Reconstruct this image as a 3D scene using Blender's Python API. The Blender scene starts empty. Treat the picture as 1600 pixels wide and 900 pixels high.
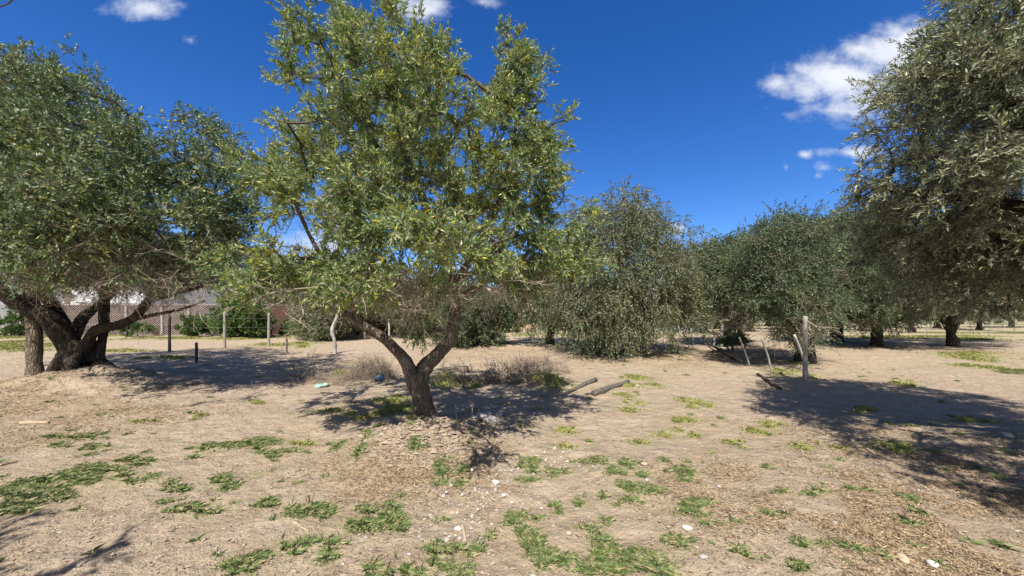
import bpy, math, numpy as np
from mathutils import Vector
SC = bpy.context.scene
COL = SC.collection
# ------------------------------------------------------------------ camera
CAMZ = 1.6; F = 600.0; HY = 493.0
cd = bpy.data.cameras.new('camera'); cam = bpy.data.objects.new('camera', cd); COL.objects.link(cam)
cam.location = (0, 0, CAMZ); cam.rotation_euler = (math.radians(90), 0, 0)
cd.sensor_width = 36; cd.lens = 36*F/1600; cd.shift_y = (HY-450)/1600; cd.clip_end = 3000; cd.clip_start = .05
SC.camera = cam
# ------------------------------------------------------------------ light
EL = 52.0; AZ = 9.5      # the sun stands behind the camera, a little to the left
sx, sy, sz = math.sin(math.radians(AZ))*math.cos(math.radians(EL)), math.cos(math.radians(AZ))*math.cos(math.radians(EL)), -math.sin(math.radians(EL))
ld = bpy.data.lights.new('sun', 'SUN'); ld.energy = 5.0; ld.angle = math.radians(.53); ld.color = (1, .935, .83)
sun = bpy.data.objects.new('sun', ld); COL.objects.link(sun)
sun.rotation_euler = Vector((sx, sy, sz)).to_track_quat('-Z', 'Y').to_euler(); sun.location = (-3, -20, 30)
SC.view_settings.view_transform = 'Standard'; SC.view_settings.look = 'None'
SC.view_settings.exposure = 0.6; SC.view_settings.gamma = 1
SKY_STRENGTH = .098
W = bpy.data.worlds.new('World'); SC.world = W; W.use_nodes = True
N = W.node_tree.nodes; L = W.node_tree.links; N.clear()
def wn(t, **k):
    n = N.new(t)
    for a, b in k.items(): setattr(n, a, b)
    return n
sky = wn('ShaderNodeTexSky', sky_type='NISHITA', sun_disc=False)
sky.sun_elevation = math.radians(EL); sky.sun_rotation = math.radians(180+AZ)
sky.altitude = 1500; sky.air_density = 1.0; sky.dust_density = .25; sky.ozone_density = 4.0
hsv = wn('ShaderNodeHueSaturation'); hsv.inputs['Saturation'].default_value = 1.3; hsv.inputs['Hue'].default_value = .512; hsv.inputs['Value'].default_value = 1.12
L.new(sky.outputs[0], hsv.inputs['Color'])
tc = wn('ShaderNodeTexCoord')
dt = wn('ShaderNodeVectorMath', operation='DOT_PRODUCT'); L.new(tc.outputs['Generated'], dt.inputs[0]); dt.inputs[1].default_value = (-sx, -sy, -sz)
sr = wn('ShaderNodeMapRange', interpolation_type='SMOOTHSTEP'); L.new(dt.outputs['Value'], sr.inputs['Value']); sr.inputs['From Min'].default_value = .45; sr.inputs['From Max'].default_value = .95
sr.inputs['To Min'].default_value = 1.3; sr.inputs['To Max'].default_value = .25; L.new(sr.outputs[0], hsv.inputs['Saturation'])  # sky colour paled around the sun, out of view, to make shadows neutral
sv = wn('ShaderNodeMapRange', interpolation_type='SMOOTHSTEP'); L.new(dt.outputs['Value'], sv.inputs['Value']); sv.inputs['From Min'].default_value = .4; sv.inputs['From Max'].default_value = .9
sv.inputs['To Min'].default_value = 1.18; sv.inputs['To Max'].default_value = .5; L.new(sv.outputs[0], hsv.inputs['Value'])  # sky also dimmed there, behind the camera, only to deepen the shadows
sep = wn('ShaderNodeSeparateXYZ'); L.new(tc.outputs['Generated'], sep.inputs[0])
def wm(op, a, b=None, c=None, clamp=False):
    n = wn('ShaderNodeMath', operation=op, use_clamp=clamp)
    for i, v in enumerate((a, b, c)):
        if v is None: continue
        if isinstance(v, (int, float)): n.inputs[i].default_value = v
        else: L.new(v, n.inputs[i])
    return n.outputs[0]
yy = wm('MAXIMUM', sep.outputs[1], .02)
u = wm('DIVIDE', sep.outputs[0], yy); v = wm('DIVIDE', sep.outputs[2], yy)
comb = wn('ShaderNodeCombineXYZ'); L.new(u, comb.inputs[0]); L.new(v, comb.inputs[1])
def wnoise(scale, detail, rough, off):
    mp = wn('ShaderNodeMapping'); mp.inputs['Location'].default_value = (off, off*.7, 0); mp.inputs['Scale'].default_value = (1, 1.35, 1)
    L.new(comb.outputs[0], mp.inputs[0])
    n = wn('ShaderNodeTexNoise'); n.inputs['Scale'].default_value = scale; n.inputs['Detail'].default_value = detail; n.inputs['Roughness'].default_value = rough
    L.new(mp.outputs[0], n.inputs['Vector']); return n.outputs['Fac']
n1 = wnoise(7, 9, .62, 3.1); n2 = wnoise(22, 8, .6, 9.4); n3 = wnoise(5, 6, .55, 21.0)
# clouds: where they stand on the sky (px in the photo -> direction), half sizes, density
CL = [(1400,92,70,42,1.1),(1330,125,95,36,1.1),(1255,138,55,24,1.0),(1215,130,26,14,.9),(1450,80,60,30,1.0),(1420,60,50,26,1.0),(1345,75,30,18,.8),(1300,172,75,17,.62),(1360,150,70,40,.9),(1500,92,60,34,.9),
      (1258,242,12,7,.75),(1335,239,50,9,.7),(1290,260,16,8,.5),(1277,274,9,6,.5),(1228,262,5,8,.4),
      (665,10,42,22,.8),(640,2,40,14,.7),(755,2,24,9,.6),(224,10,44,16,.8),(270,8,18,6,.45),(298,62,10,7,.45),
      (500,388,75,26,.8),(430,382,24,10,.7),(560,352,40,16,.6),(1057,358,14,11,.7),(690,455,60,20,.6),(230,350,60,30,.6)]
mask = None
for (cx, cy, rx, ry, dn) in CL:
    du = wm('MULTIPLY', wm('SUBTRACT', u, (cx-800)/F), F/rx); dv = wm('MULTIPLY', wm('SUBTRACT', v, (HY-cy)/F), F/ry)
    r = wm('SQRT', wm('ADD', wm('MULTIPLY', du, du), wm('MULTIPLY', dv, dv)))
    m = wm('MULTIPLY', wm('SUBTRACT', 1.45, r), dn)
    mask = m if mask is None else wm('SMOOTH_MAX', mask, m, .25)
cov = wm('ADD', mask, wm('ADD', wm('MULTIPLY', wm('SUBTRACT', n1, .5), 2.3), wm('MULTIPLY', wm('SUBTRACT', n2, .5), 1.3)))
ramp = wn('ShaderNodeMapRange', interpolation_type='SMOOTHSTEP'); ramp.inputs['From Min'].default_value = .03; ramp.inputs['From Max'].default_value = 1.35
ramp.inputs['To Max'].default_value = .93
L.new(cov, ramp.inputs['Value'])
front = wm('GREATER_THAN', sep.outputs[1], .05)
fac = wm('MULTIPLY', ramp.outputs[0], front)
shade = wn('ShaderNodeMapRange'); L.new(wm('ADD', wm('MULTIPLY', cov, .28), n3), shade.inputs['Value'])
shade.inputs['From Min'].default_value = .45; shade.inputs['From Max'].default_value = 1.05
cr = wn('ShaderNodeMix', data_type='RGBA'); cr.inputs[6].default_value = (4.3, 4.8, 5.9, 1); cr.inputs[7].default_value = (6.6, 6.8, 7.2, 1)
L.new(shade.outputs[0], cr.inputs[0])
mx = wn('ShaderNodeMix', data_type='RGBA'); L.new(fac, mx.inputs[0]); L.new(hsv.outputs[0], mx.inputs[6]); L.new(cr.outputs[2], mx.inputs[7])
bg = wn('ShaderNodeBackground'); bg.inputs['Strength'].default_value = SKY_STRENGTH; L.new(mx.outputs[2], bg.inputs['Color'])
out = wn('ShaderNodeOutputWorld'); L.new(bg.outputs[0], out.inputs['Surface'])

# ------------------------------------------------------------------ helpers
rng = np.random.default_rng(7)
def hash2(ix, iy, s):
    n = (ix.astype(np.int64)*374761393 + iy.astype(np.int64)*668265263 + s*1274126177) & 0xffffffff
    n = ((n ^ (n >> 13))*1274126177) & 0xffffffff
    return ((n ^ (n >> 16)) & 0xffff)/65535.0
def vnoise(x, y, f, s):
    x = np.asarray(x, float)*f; y = np.asarray(y, float)*f
    ix = np.floor(x); iy = np.floor(y); fx = x-ix; fy = y-iy
    fx = fx*fx*(3-2*fx); fy = fy*fy*(3-2*fy)
    a = hash2(ix, iy, s); b = hash2(ix+1, iy, s); c = hash2(ix, iy+1, s); d = hash2(ix+1, iy+1, s)
    return (a*(1-fx)+b*fx)*(1-fy)+(c*(1-fx)+d*fx)*fy - .5
def P(px, py, D): return np.array([(px-800)/F*D, D, CAMZ-(py-HY)/F*D])
def G0(px, py):
    D = CAMZ*F/(py-HY); return np.array([(px-800)/F*D, D])
MOUNDS = [(*G0(670,692), .78, .24, 1), (*G0(125,604), 1.5, .30, 2), (*G0(20,612), 3.0, .12, 3), (*G0(660,720), 1.4, .07, 4), (*G0(940,556), 2.2, .18, 5), (*G0(760,540), 2.5, .15, 6), (6.4, 4.0, 1.6, .15, 7)]
def H(x, y):
    x = np.asarray(x, float); y = np.asarray(y, float)
    near = np.exp(-(np.maximum(0, np.hypot(x, y)-12)/14)**2)
    z = near*(.10*vnoise(x, y, .32, 1)+.05*vnoise(x, y, 1.0, 2)+.028*vnoise(x, y, 3.1, 3)+.012*vnoise(x, y, 7.5, 4))
    z += .25*vnoise(x, y, .05, 5)*(1-near)
    for (mx_, my_, r, h, s) in MOUNDS:
        d = np.hypot(x-mx_, y-my_)/r
        z += h*np.exp(-d*d*1.6)*(1+.8*vnoise(x, y, 4.0, 30+s)*(d < 2.5))
    return z
def fine(x, y):
    near = np.exp(-(np.maximum(0, np.hypot(x, y)-7)/6)**2)
    z = near*(.022*vnoise(x, y, 6, 13)*(.4+1.2*(vnoise(x, y, .9, 15)+.5))+.018*vnoise(x, y, 14, 11)+.010*vnoise(x, y, 27, 12))
    for (mx_, my_, r, h, s) in MOUNDS[:2]:
        d = np.hypot(x-mx_, y-my_)/r
        z += np.exp(-d*d*2)*(.12*vnoise(x, y, 8, 40)+.09*vnoise(x, y, 19, 41))
    return z
def h0(x, y): return float(H(np.array([x]), np.array([y]))[0])
def GP(px, py):
    x, y = G0(px, py); return np.array([x, y, h0(x, y)])

def mesh(name, V, Fc, mats, parent=None, loc=(0, 0, 0), smooth=False, attrs=None):
    """V (n,3), Fc = (m,k) array or list of such arrays; one mesh object"""
    me = bpy.data.meshes.new(name)
    Fl = Fc if isinstance(Fc, list) else [Fc]
    Fl = [np.asarray(f, np.int32) for f in Fl if len(f)]
    V = np.asarray(V, np.float32) - np.asarray(loc, np.float32)
    me.vertices.add(len(V)); me.vertices.foreach_set('co', V.ravel())
    tot = sum(f.size for f in Fl); npoly = sum(len(f) for f in Fl)
    me.loops.add(tot); me.loops.foreach_set('vertex_index', np.concatenate([f.ravel() for f in Fl]))
    me.polygons.add(npoly)
    ls = np.concatenate([np.full(len(f), f.shape[1], np.int32) for f in Fl]); st = np.concatenate([[0], np.cumsum(ls)[:-1]]).astype(np.int32)
    me.polygons.foreach_set('loop_start', st)
    me.polygons.foreach_set('use_smooth', np.full(npoly, smooth, bool))
    for k, a in (attrs or {}).items():
        at = me.attributes.new(k, 'FLOAT', 'POINT'); at.data.foreach_set('value', np.asarray(a, np.float32))
    me.update(calc_edges=True); me.validate()
    me.materials.append(mats)
    o = bpy.data.objects.new(name, me); COL.objects.link(o)
    if parent is not None: o.parent = parent
    else: o.location = loc
    return o
def tag(o, label=None, cat=None, group=None, kind=None):
    if label: o['label'] = label
    if cat: o['category'] = cat
    if group: o['group'] = group
    if kind: o['kind'] = kind
    return o
def empty(name, loc, label, cat, group=None):
    o = bpy.data.objects.new(name, None); o.location = [float(c) for c in loc]; o.empty_display_size = .2
    COL.objects.link(o); return tag(o, label, cat, group)
def prisms(A, B, ra, rb, k=3):
    A = np.asarray(A, float); B = np.asarray(B, float); n = len(A)
    if n == 0: return np.zeros((0, 3)), np.zeros((0, 4), int)
    ra = np.broadcast_to(ra, n); rb = np.broadcast_to(rb, n)
    d = B-A; d /= (np.linalg.norm(d, axis=1, keepdims=True)+1e-9)
    up = np.where(np.abs(d[:, 2:3]) < .9, [[0, 0, 1.]], [[1., 0, 0]])
    s = np.cross(d, up); s /= np.linalg.norm(s, axis=1, keepdims=True)+1e-9; t = np.cross(d, s)
    an = np.arange(k)*2*np.pi/k
    ring = s[:, None]*np.cos(an)[None, :, None]+t[:, None]*np.sin(an)[None, :, None]
    V = np.concatenate([A[:, None]+ring*ra[:, None, None], B[:, None]+ring*rb[:, None, None]], 1)
    i = np.arange(k); j = (i+1) % k
    f = np.stack([i, j, j+k, i+k], 1)
    Fq = (f[None]+(np.arange(n)*2*k)[:, None, None]).reshape(-1, 4)
    return V.reshape(-1, 3), Fq
def catmull(pts, n):
    pts = np.asarray(pts, float); p = np.vstack([2*pts[0]-pts[1], pts, 2*pts[-1]-pts[-2]])
    o = []
    for i in range(1, len(p)-2):
        for t in np.linspace(0, 1, n, endpoint=False):
            o.append(.5*((2*p[i])+(-p[i-1]+p[i+1])*t+(2*p[i-1]-5*p[i]+4*p[i+1]-p[i+2])*t*t+(-p[i-1]+3*p[i]-3*p[i+1]+p[i+2])*t**3))
    o.append(p[-2]); return np.array(o)
def tube(pts, rad, k=14, rough=.12, seed=0, sub=5, cap=True, freq=1.0):
    """smooth tube through pts with knobbly radius; returns V, [quads, tris]"""
    q = catmull(np.column_stack([pts, rad]), sub); C = q[:, :3]; R = np.maximum(q[:, 3], .0015)
    T = np.gradient(C, axis=0); T /= np.linalg.norm(T, axis=1, keepdims=True)+1e-9
    s = np.cross(T[0], [0, 0, 1.]) if abs(T[0][2]) < .9 else np.cross(T[0], [0, 1., 0]); s /= np.linalg.norm(s)
    V = []; ln = 0
    for i in range(len(C)):
        s = s-T[i]*np.dot(s, T[i]); s /= np.linalg.norm(s)+1e-9; t = np.cross(T[i], s)
        if i: ln += np.linalg.norm(C[i]-C[i-1])
        a = np.arange(k)*2*np.pi/k
        sc = 1/max(.06, float(np.mean(rad)))
        tw = a + ln*1.3
        rr = R[i]*(1+rough*(.9*vnoise(np.cos(a)*1.1+seed*3.7, ln*sc*.35+np.sin(a)*1.1, 1.0*freq, seed+5)*2
                            + .55*vnoise(np.cos(tw)*2.2+seed, ln*sc*.5+np.sin(tw)*2.2, 1.7*freq, seed+9)*2
                            + .35*vnoise(np.cos(a)*5+seed, ln*sc*1.1+np.sin(a)*5, 1.6*freq, seed+14)*2))
        V.append(C[i]+(np.outer(np.cos(a), s)+np.outer(np.sin(a), t))*rr[:, None])
    V = np.array(V).reshape(-1, 3); n = len(C); i = np.arange(k); j = (i+1) % k
    Q = np.concatenate([np.stack([i+r*k, j+r*k, j+(r+1)*k, i+(r+1)*k], 1) for r in range(n-1)])
    Tn = np.zeros((0, 3), int)
    if cap:
        V = np.vstack([V, C[:1], C[-1:]]); a, b = n*k, n*k+1
        Tn = np.concatenate([np.stack([np.full(k, a), j, i], 1), np.stack([np.full(k, b), i+(n-1)*k, j+(n-1)*k], 1)])
    return V, Q, Tn
def merge(parts):
    Vs, Qs, Ts = [], [], []; o = 0
    for p in parts:
        V, Q = p[0], p[1]; Vs.append(V); Qs.append(np.asarray(Q)+o)
        if len(p) > 2: Ts.append(np.asarray(p[2])+o)
        o += len(V)
    return np.vstack(Vs), [np.vstack(Qs)]+([np.vstack(Ts)] if Ts and sum(map(len, Ts)) else [])
def box(c, s, rot=0):
    x, y, z = np.asarray(s, float)/2
    V = np.array([[a*x, b*y, d*z] for d in (-1, 1) for b in (-1, 1) for a in (-1, 1)])
    ca, sa = math.cos(rot), math.sin(rot); V = V@np.array([[ca, sa, 0], [-sa, ca, 0], [0, 0, 1]])+np.asarray(c, float)
    return V, np.array([[0, 2, 3, 1], [4, 5, 7, 6], [0, 1, 5, 4], [2, 6, 7, 3], [0, 4, 6, 2], [1, 3, 7, 5]])

# ------------------------------------------------------------------ materials
class M:
    def __init__(s, name, rough=.85, spec=.3):
        s.m = bpy.data.materials.new(name); s.m.use_nodes = True; s.t = s.m.node_tree; s.n = s.t.nodes; s.l = s.t.links
        s.b = s.n['Principled BSDF']; s.b.inputs['Roughness'].default_value = rough; s.b.inputs['Specular IOR Level'].default_value = spec
        s.o = s.n['Material Output']
    def node(s, t, ins=None, **k):
        n = s.n.new(t)
        for a, b in k.items(): setattr(n, a, b)
        for a, b in (ins or {}).items():
            if hasattr(b, 'is_output') or isinstance(b, bpy.types.NodeSocket): s.l.new(b, n.inputs[a])
            else: n.inputs[a].default_value = b
        return n
    def pos(s, scale=(1, 1, 1), obj=True):
        c = s.node('ShaderNodeTexCoord'); mp = s.node('ShaderNodeMapping', {'Scale': scale, 'Vector': c.outputs['Object']}); return mp.outputs[0]
    def noise(s, vec, sc, det=4, ro=.55): return s.node('ShaderNodeTexNoise', {'Vector': vec, 'Scale': sc, 'Detail': det, 'Roughness': ro}).outputs['Fac']
    def ramp(s, f, a, b, lo=0., hi=1.):
        n = s.node('ShaderNodeMapRange', {'Value': f, 'From Min': a, 'From Max': b, 'To Min': lo, 'To Max': hi}); return n.outputs[0]
    def mix(s, f, a, b, mode='MIX'):
        n = s.n.new('ShaderNodeMix'); n.data_type = 'RGBA'; n.blend_type = mode
        for i, v in ((0, f), (6, a), (7, b)):
            if isinstance(v, bpy.types.NodeSocket): s.l.new(v, n.inputs[i])
            elif i == 0: n.inputs[i].default_value = v
            else: n.inputs[i].default_value = (*v, 1)
        return n.outputs[2]
    def math(s, op, a, b=0., clamp=False):
        n = s.n.new('ShaderNodeMath'); n.operation = op; n.use_clamp = clamp
        for i, v in ((0, a), (1, b)):
            if isinstance(v, bpy.types.NodeSocket): s.l.new(v, n.inputs[i])
            else: n.inputs[i].default_value = v
        return n.outputs[0]
    def col(s, c):
        if isinstance(c, bpy.types.NodeSocket): s.l.new(c, s.b.inputs['Base Color'])
        else: s.b.inputs['Base Color'].default_value = (*c, 1)
        return s
    def bump(s, h, st=.5, dist=.02):
        n = s.node('ShaderNodeBump', {'Height': h, 'Strength': st, 'Distance': dist}); s.l.new(n.outputs[0], s.b.inputs['Normal']); return s

def leafmat(name, greens, yellow, back, fy=.08, trans=.28, dry=0., clump=1.1, rough=.5):
    m = M(name, .42, .45)
    g = m.node('ShaderNodeNewGeometry'); ri = g.outputs['Random Per Island']
    nz = m.noise(m.pos(), clump, 2)
    wn_ = m.node('ShaderNodeTexWhiteNoise', {'W': ri}, noise_dimensions='1D').outputs['Value']
    c = m.mix(ri, greens[0], greens[1])
    f = m.math('GREATER_THAN', m.math('ADD', wn_, m.ramp(nz, .45, .72, 0, .55)), 1.0-fy)
    c = m.mix(f, c, yellow)
    if dry > 0:
        c = m.mix(m.math('LESS_THAN', wn_, dry), c, (.30, .19, .09))
    c = m.mix(m.math('MULTIPLY', g.outputs['Backfacing'], .75), c, back)
    m.col(c)
    tr = m.node('ShaderNodeBsdfTranslucent', {'Color': m.mix(.45, c, (.22, .30, .03))})
    ms = m.node('ShaderNodeMixShader', {0: trans, 1: m.b.outputs[0], 2: tr.outputs[0]})
    m.l.new(ms.outputs[0], m.o.inputs['Surface'])
    return m.m
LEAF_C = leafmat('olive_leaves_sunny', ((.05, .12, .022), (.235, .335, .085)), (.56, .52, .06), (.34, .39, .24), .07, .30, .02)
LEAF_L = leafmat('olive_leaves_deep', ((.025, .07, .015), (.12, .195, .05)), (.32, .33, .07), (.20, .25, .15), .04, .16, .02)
LEAF_M = leafmat('olive_leaves_grey', ((.05, .082, .03), (.165, .21, .10)), (.28, .28, .12), (.20, .22, .14), .03, .15, .01)
LEAF_D = leafmat('tree_leaves_dark', ((.02, .06, .018), (.085, .16, .05)), (.22, .20, .09), (.13, .18, .11), .03, .14, .05)
LEAF_R = leafmat('olive_leaves_silver', ((.05, .075, .03), (.20, .235, .10)), (.46, .45, .20), (.34, .37, .27), .07, .18, .015)
LEAF_I = leafmat('ivy_leaves', ((.03, .085, .012), (.07, .17, .03)), (.2, .24, .04), (.08, .14, .05), .02, .25, 0)
def barkmat(name, a, b, c, sc=1.0):
    m = M(name, .92, .15); v = m.pos((1, 1, .35)); n = m.noise(v, 18*sc, 6, .7); n_ = m.noise(m.pos(), 5*sc, 4, .6)
    vo = m.node('ShaderNodeTexVoronoi', {'Vector': v, 'Scale': 26*sc}, feature='DISTANCE_TO_EDGE').outputs['Distance']
    cc = m.mix(m.ramp(n, .35, .68), a, b); cc = m.mix(m.ramp(n_, .52, .72), cc, c)
    m.col(m.mix(m.ramp(vo, .0, .10, .55, 0), cc, tuple(x*.45 for x in a)))
    m.bump(m.math('ADD', m.math('MULTIPLY', m.ramp(vo, 0, .2), .6), n), 1.0, .03); return m.m
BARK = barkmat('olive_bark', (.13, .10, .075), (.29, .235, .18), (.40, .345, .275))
BARK_L = barkmat('shade_toned_olive_bark', (.035, .028, .022), (.085, .068, .053), (.13, .108, .085), .8)  # bark tones darkened to stand in for the crown's shade on the trunk
BARK_F = barkmat('far_bark', (.04, .032, .026), (.10, .082, .065), (.14, .12, .10), .5)
def simple(name, a, b, sc=20, rough=.85, bump=.4, stretch=(1, 1, 1)):
    m = M(name, rough, .2); n = m.noise(m.pos(stretch), sc, 5, .6); m.col(m.mix(m.ramp(n, .35, .65), a, b)); m.bump(n, bump, .01); return m.m
def islandmat(name, a, b, rough=.85, c=None, fc=.1):
    m = M(name, rough, .2); r = m.node('ShaderNodeNewGeometry').outputs['Random Per Island']; k = m.mix(r, a, b)
    if c: k = m.mix(m.math('GREATER_THAN', m.node('ShaderNodeTexWhiteNoise', {'W': r}, noise_dimensions='1D').outputs['Value'], 1-fc), k, c)
    m.col(k); return m.m
TAN_W = simple('tan_wood', (.34,.26,.18), (.50,.40,.29), 14, .85, .5, (6, 6, .7))
TWIG = islandmat('twig_bark', (.07, .055, .042), (.16, .135, .11))
DEAD = islandmat('dead_twig', (.20, .165, .125), (.50, .43, .34), .9)
BRUSH = islandmat('brush_twig', (.13, .10, .075), (.36, .30, .24), .9)
POST = simple('weathered_post', (.20, .185, .165), (.40, .375, .335), 14, .85, .5, (6, 6, .7))
POST_D = simple('dark_post', (.06, .045, .04), (.14, .11, .095), 14, .85, .5, (6, 6, .7))
POST_W = simple('pale_post', (.33, .31, .28), (.52, .495, .45), 14, .85, .5, (6, 6, .7))
LOG = simple('grey_log', (.06, .052, .045), (.19, .17, .15), 10, .9, 1, (3, 3, 3))
STONE = islandmat('pale_stone', (.42, .38, .33), (.66, .62, .56), .8)
STONE_W = simple('white_rock', (.33, .31, .29), (.54, .51, .48), 9, .8, .8)
STONE_T = simple('tan_stone', (.42, .32, .22), (.58, .47, .36), 9, .8, .6)
WIRE = simple('rusty_wire', (.12, .10, .09), (.25, .22, .2), 8)
GRASS = islandmat('grass_green', (.085, .15, .05), (.24, .31, .11), .6, (.46, .40, .24), .30)
GRASS_Y = islandmat('grass_dry_green', (.20, .25, .06), (.38, .38, .13), .7, (.44, .38, .20), .25)
LITTER = islandmat('leaf_litter', (.27, .19, .115), (.49, .375, .245), .85, (.13, .09, .055), .3)
CLOD = islandmat('soil_clod', (.23, .18, .14), (.39, .32, .255), .95)

# ground material
def groundmat():
    m = M('dry_soil', .96, .08); v = m.pos()
    a = m.noise(v, .55, 4, .6); b = m.noise(v, 3.2, 6, .65); c = m.noise(v, 26, 5, .7); d = m.noise(v, 90, 3, .7)
    col = m.mix(m.ramp(b, .35, .68), (.39, .305, .22), (.56, .458, .345))
    col = m.mix(m.ramp(a, .48, .66, 0, .75), col, (.45, .345, .245))
    col = m.mix(m.ramp(m.noise(m.pos((.35, 1.1, 1)), 1.1, 5, .65), .50, .70, 0, .4), col, (.32, .26, .205))
    col = m.mix(m.ramp(c, .55, .72, 0, .6), col, (.26, .19, .135))
    col = m.mix(m.ramp(d, .58, .74, 0, .6), col, (.60, .51, .42))
    at = lambda n: m.node('ShaderNodeAttribute', attribute_name=n).outputs['Fac']
    c2 = m.noise(v, 40, 4, .75)
    lit = m.math('MULTIPLY', m.math('MULTIPLY', at('litter'), m.ramp(m.noise(v, 1.7, 4, .6), .40, .60, .15, .8)), m.ramp(c2, .42, .60), True)
    col = m.mix(lit, col, m.mix(m.ramp(d, .4, .6), (.31, .225, .145), (.47, .375, .26)))
    gr = m.math('MULTIPLY', at('grass'), m.ramp(m.noise(v, 9, 5, .7), .40, .56), True)
    gcol = m.mix(m.ramp(m.noise(v, 30, 3), .35, .65), (.22, .25, .10), (.38, .37, .19))
    col = m.mix(m.math('MULTIPLY', gr, .8), col, gcol)
    m.col(col)
    fpm = m.math('ADD', m.math('MULTIPLY', m.noise(v, 7, 3, .5), 1.6), m.math('ADD', m.math('MULTIPLY', c, .7), m.math('MULTIPLY', d, .25)))
    m.bump(fpm, 1.0, .06); return m.m
# grass patches in the foreground and middle: photo px centre, half sizes, kind, height
GPATCH = [(20,770,45,16,0),(135,735,75,17,0),(105,768,60,16,0),(185,750,55,9,0),(100,688,25,7,0),(155,692,24,7,0),(125,680,40,5,0),(30,790,30,8,0),(215,720,30,6,0),
 (350,752,32,18,0),(318,797,38,11,0),(405,740,20,5,0),(285,765,13,5,0),(410,690,46,10,0),(330,697,17,5,0),(430,707,24,6,0),(222,658,18,3,1),(300,651,17,4,1),
 (570,703,14,16,0),(530,702,11,7,0),(440,790,28,9,0),(495,812,48,20,0),(510,855,28,18,0),(375,875,48,13,0),(460,845,25,12,0),
 (605,800,27,17,0),(610,820,22,8,0),(675,732,28,16,0),(720,748,14,14,0),(685,808,13,5,0),(650,720,15,6,0),
 (801,803,24,9,0),(805,838,32,24,0),(850,868,30,20,0),(674,857,25,16,0),(690,886,38,14,0),(620,892,25,9,0),(737,850,18,9,0),
 (921,778,26,12,0),(975,768,32,11,0),(915,722,26,9,0),(970,735,28,11,0),(928,820,20,5,0),(925,845,30,13,0),(945,880,32,16,0),
 (1082,805,42,14,0),(1142,823,24,7,0),(1058,846,22,14,0),(1020,886,66,18,0),(1160,872,26,14,0),(1243,885,20,7,0),(1200,812,12,8,0),(1262,780,25,5,0),(1337,775,20,5,0),
 (1022,768,26,6,0),(1060,745,30,9,0),(1080,633,34,8,1),(1022,686,34,9,1),(1075,678,25,5,1),(1150,694,18,7,1),(1105,712,14,4,1),(1180,670,28,10,1),(820,720,16,8,0),(870,735,20,7,0),(830,745,24,6,0),(900,700,30,5,1),(1000,745,20,6,0),
 (540,650,42,9,1),(600,632,50,14,1),(470,690,20,6,1),(400,628,18,3,1),(640,690,18,5,1),(1000,600,42,10,1),(975,625,32,8,1),(862,600,26,12,2),(695,590,14,9,2),(840,592,22,8,2),(705,600,30,6,2),(745,600,18,6,1),(530,585,10,5,2),
 (1232,582,24,7,1),(1262,590,18,5,1),(1240,567,16,3,1),(1408,598,26,3,1),(1425,602,14,4,1),(1540,565,70,8,1),(1585,582,20,4,0),(1490,556,60,4,1),(1530,655,30,4,1),(1330,640,40,6,1),(980,645,30,6,1),(880,675,40,6,1),(1060,660,30,5,1),(1400,700,60,10,1),(1250,700,40,9,1),
 (45,548,70,7,1),(200,549,60,4,1),(60,538,60,5,1),(250,560,40,3,1),(470,540,60,4,1),(850,524,60,3,1),(570,516,80,6,1),(380,528,80,3,1),(1480,528,130,4,1),(1560,533,80,3,1),(1370,530,60,3,1),(290,531,70,3,1),(140,528,120,4,1),(1600,520,120,3,1)]
LPATCH = [(1300,790,190,75,1.),(1480,860,190,60,1.),(1560,780,110,60,.9),(1120,760,90,30,.6),(120,640,200,26,1.),(30,620,120,24,1.),(670,725,150,40,.9),(560,715,60,30,.5),(960,562,160,10,1.),(760,552,110,8,.8),(1230,560,60,7,.6),(1130,548,70,6,.8),(1330,546,120,5,.7),(40,680,90,22,.7),(1400,700,180,50,.7),(1480,552,80,5,.8),(1250,830,90,50,.6),(250,605,80,8,.7),(640,560,60,8,.5)]
rg_ = np.random.default_rng(3); sub_ = []
for p in GPATCH:
    if p[4] in (0, 1) and p[2] > 12:
        for q_ in range(4): sub_.append((p[0]+rg_.normal()*p[2]*.55, p[1]+rg_.normal()*p[3]*.5, p[2]*rg_.uniform(.25, .75), p[3]*rg_.uniform(.25, .7), p[4]))
    else: sub_.append(p)
GPATCH = [p for p in sub_ if p[1] > 505]
def ell(x, y, lst, idx=None):
    """density at ground points: patches are ellipses on the ground"""
    o = np.zeros(np.shape(x))
    for p in lst:
        cx, cy = G0(p[0], p[1]); rx = p[2]/F*cy; ry = cy*p[3]/(p[1]-HY)
        d = ((x-cx)/rx)**2+((y-cy)/ry)**2
        o = np.maximum(o, np.exp(-d*(.55 if idx is None else d*.7))*(p[4] if idx else 1))
    return o
def axis(lo, hi, n, c, s):
    t0 = math.asinh((lo-c)/s); t1 = math.asinh((hi-c)/s); return c+s*np.sinh(np.linspace(t0, t1, n))
gx = axis(-500, 500, 430, .0, 3.6); gy = axis(-60, 900, 430, 3.4, 1.7)
X, Y = np.meshgrid(gx, gy); Z = H(X, Y)+fine(X, Y)
nx, ny = len(gx), len(gy); I = np.arange(nx*ny).reshape(ny, nx)
Q = np.stack([I[:-1, :-1], I[:-1, 1:], I[1:, 1:], I[1:, :-1]], -1).reshape(-1, 4)
ga = ell(X, Y, GPATCH); la = ell(X, Y, LPATCH, True)
far = np.clip((Y-22)/25, 0, 1); ga = np.maximum(ga, far*.75)
ground = mesh('ground', np.stack([X, Y, Z], -1).reshape(-1, 3), Q, groundmat(), smooth=True, attrs={'grass': ga.ravel(), 'litter': la.ravel()})
tag(ground, kind='structure')
def HF(x, y): return H(x, y)+fine(x, y)

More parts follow.
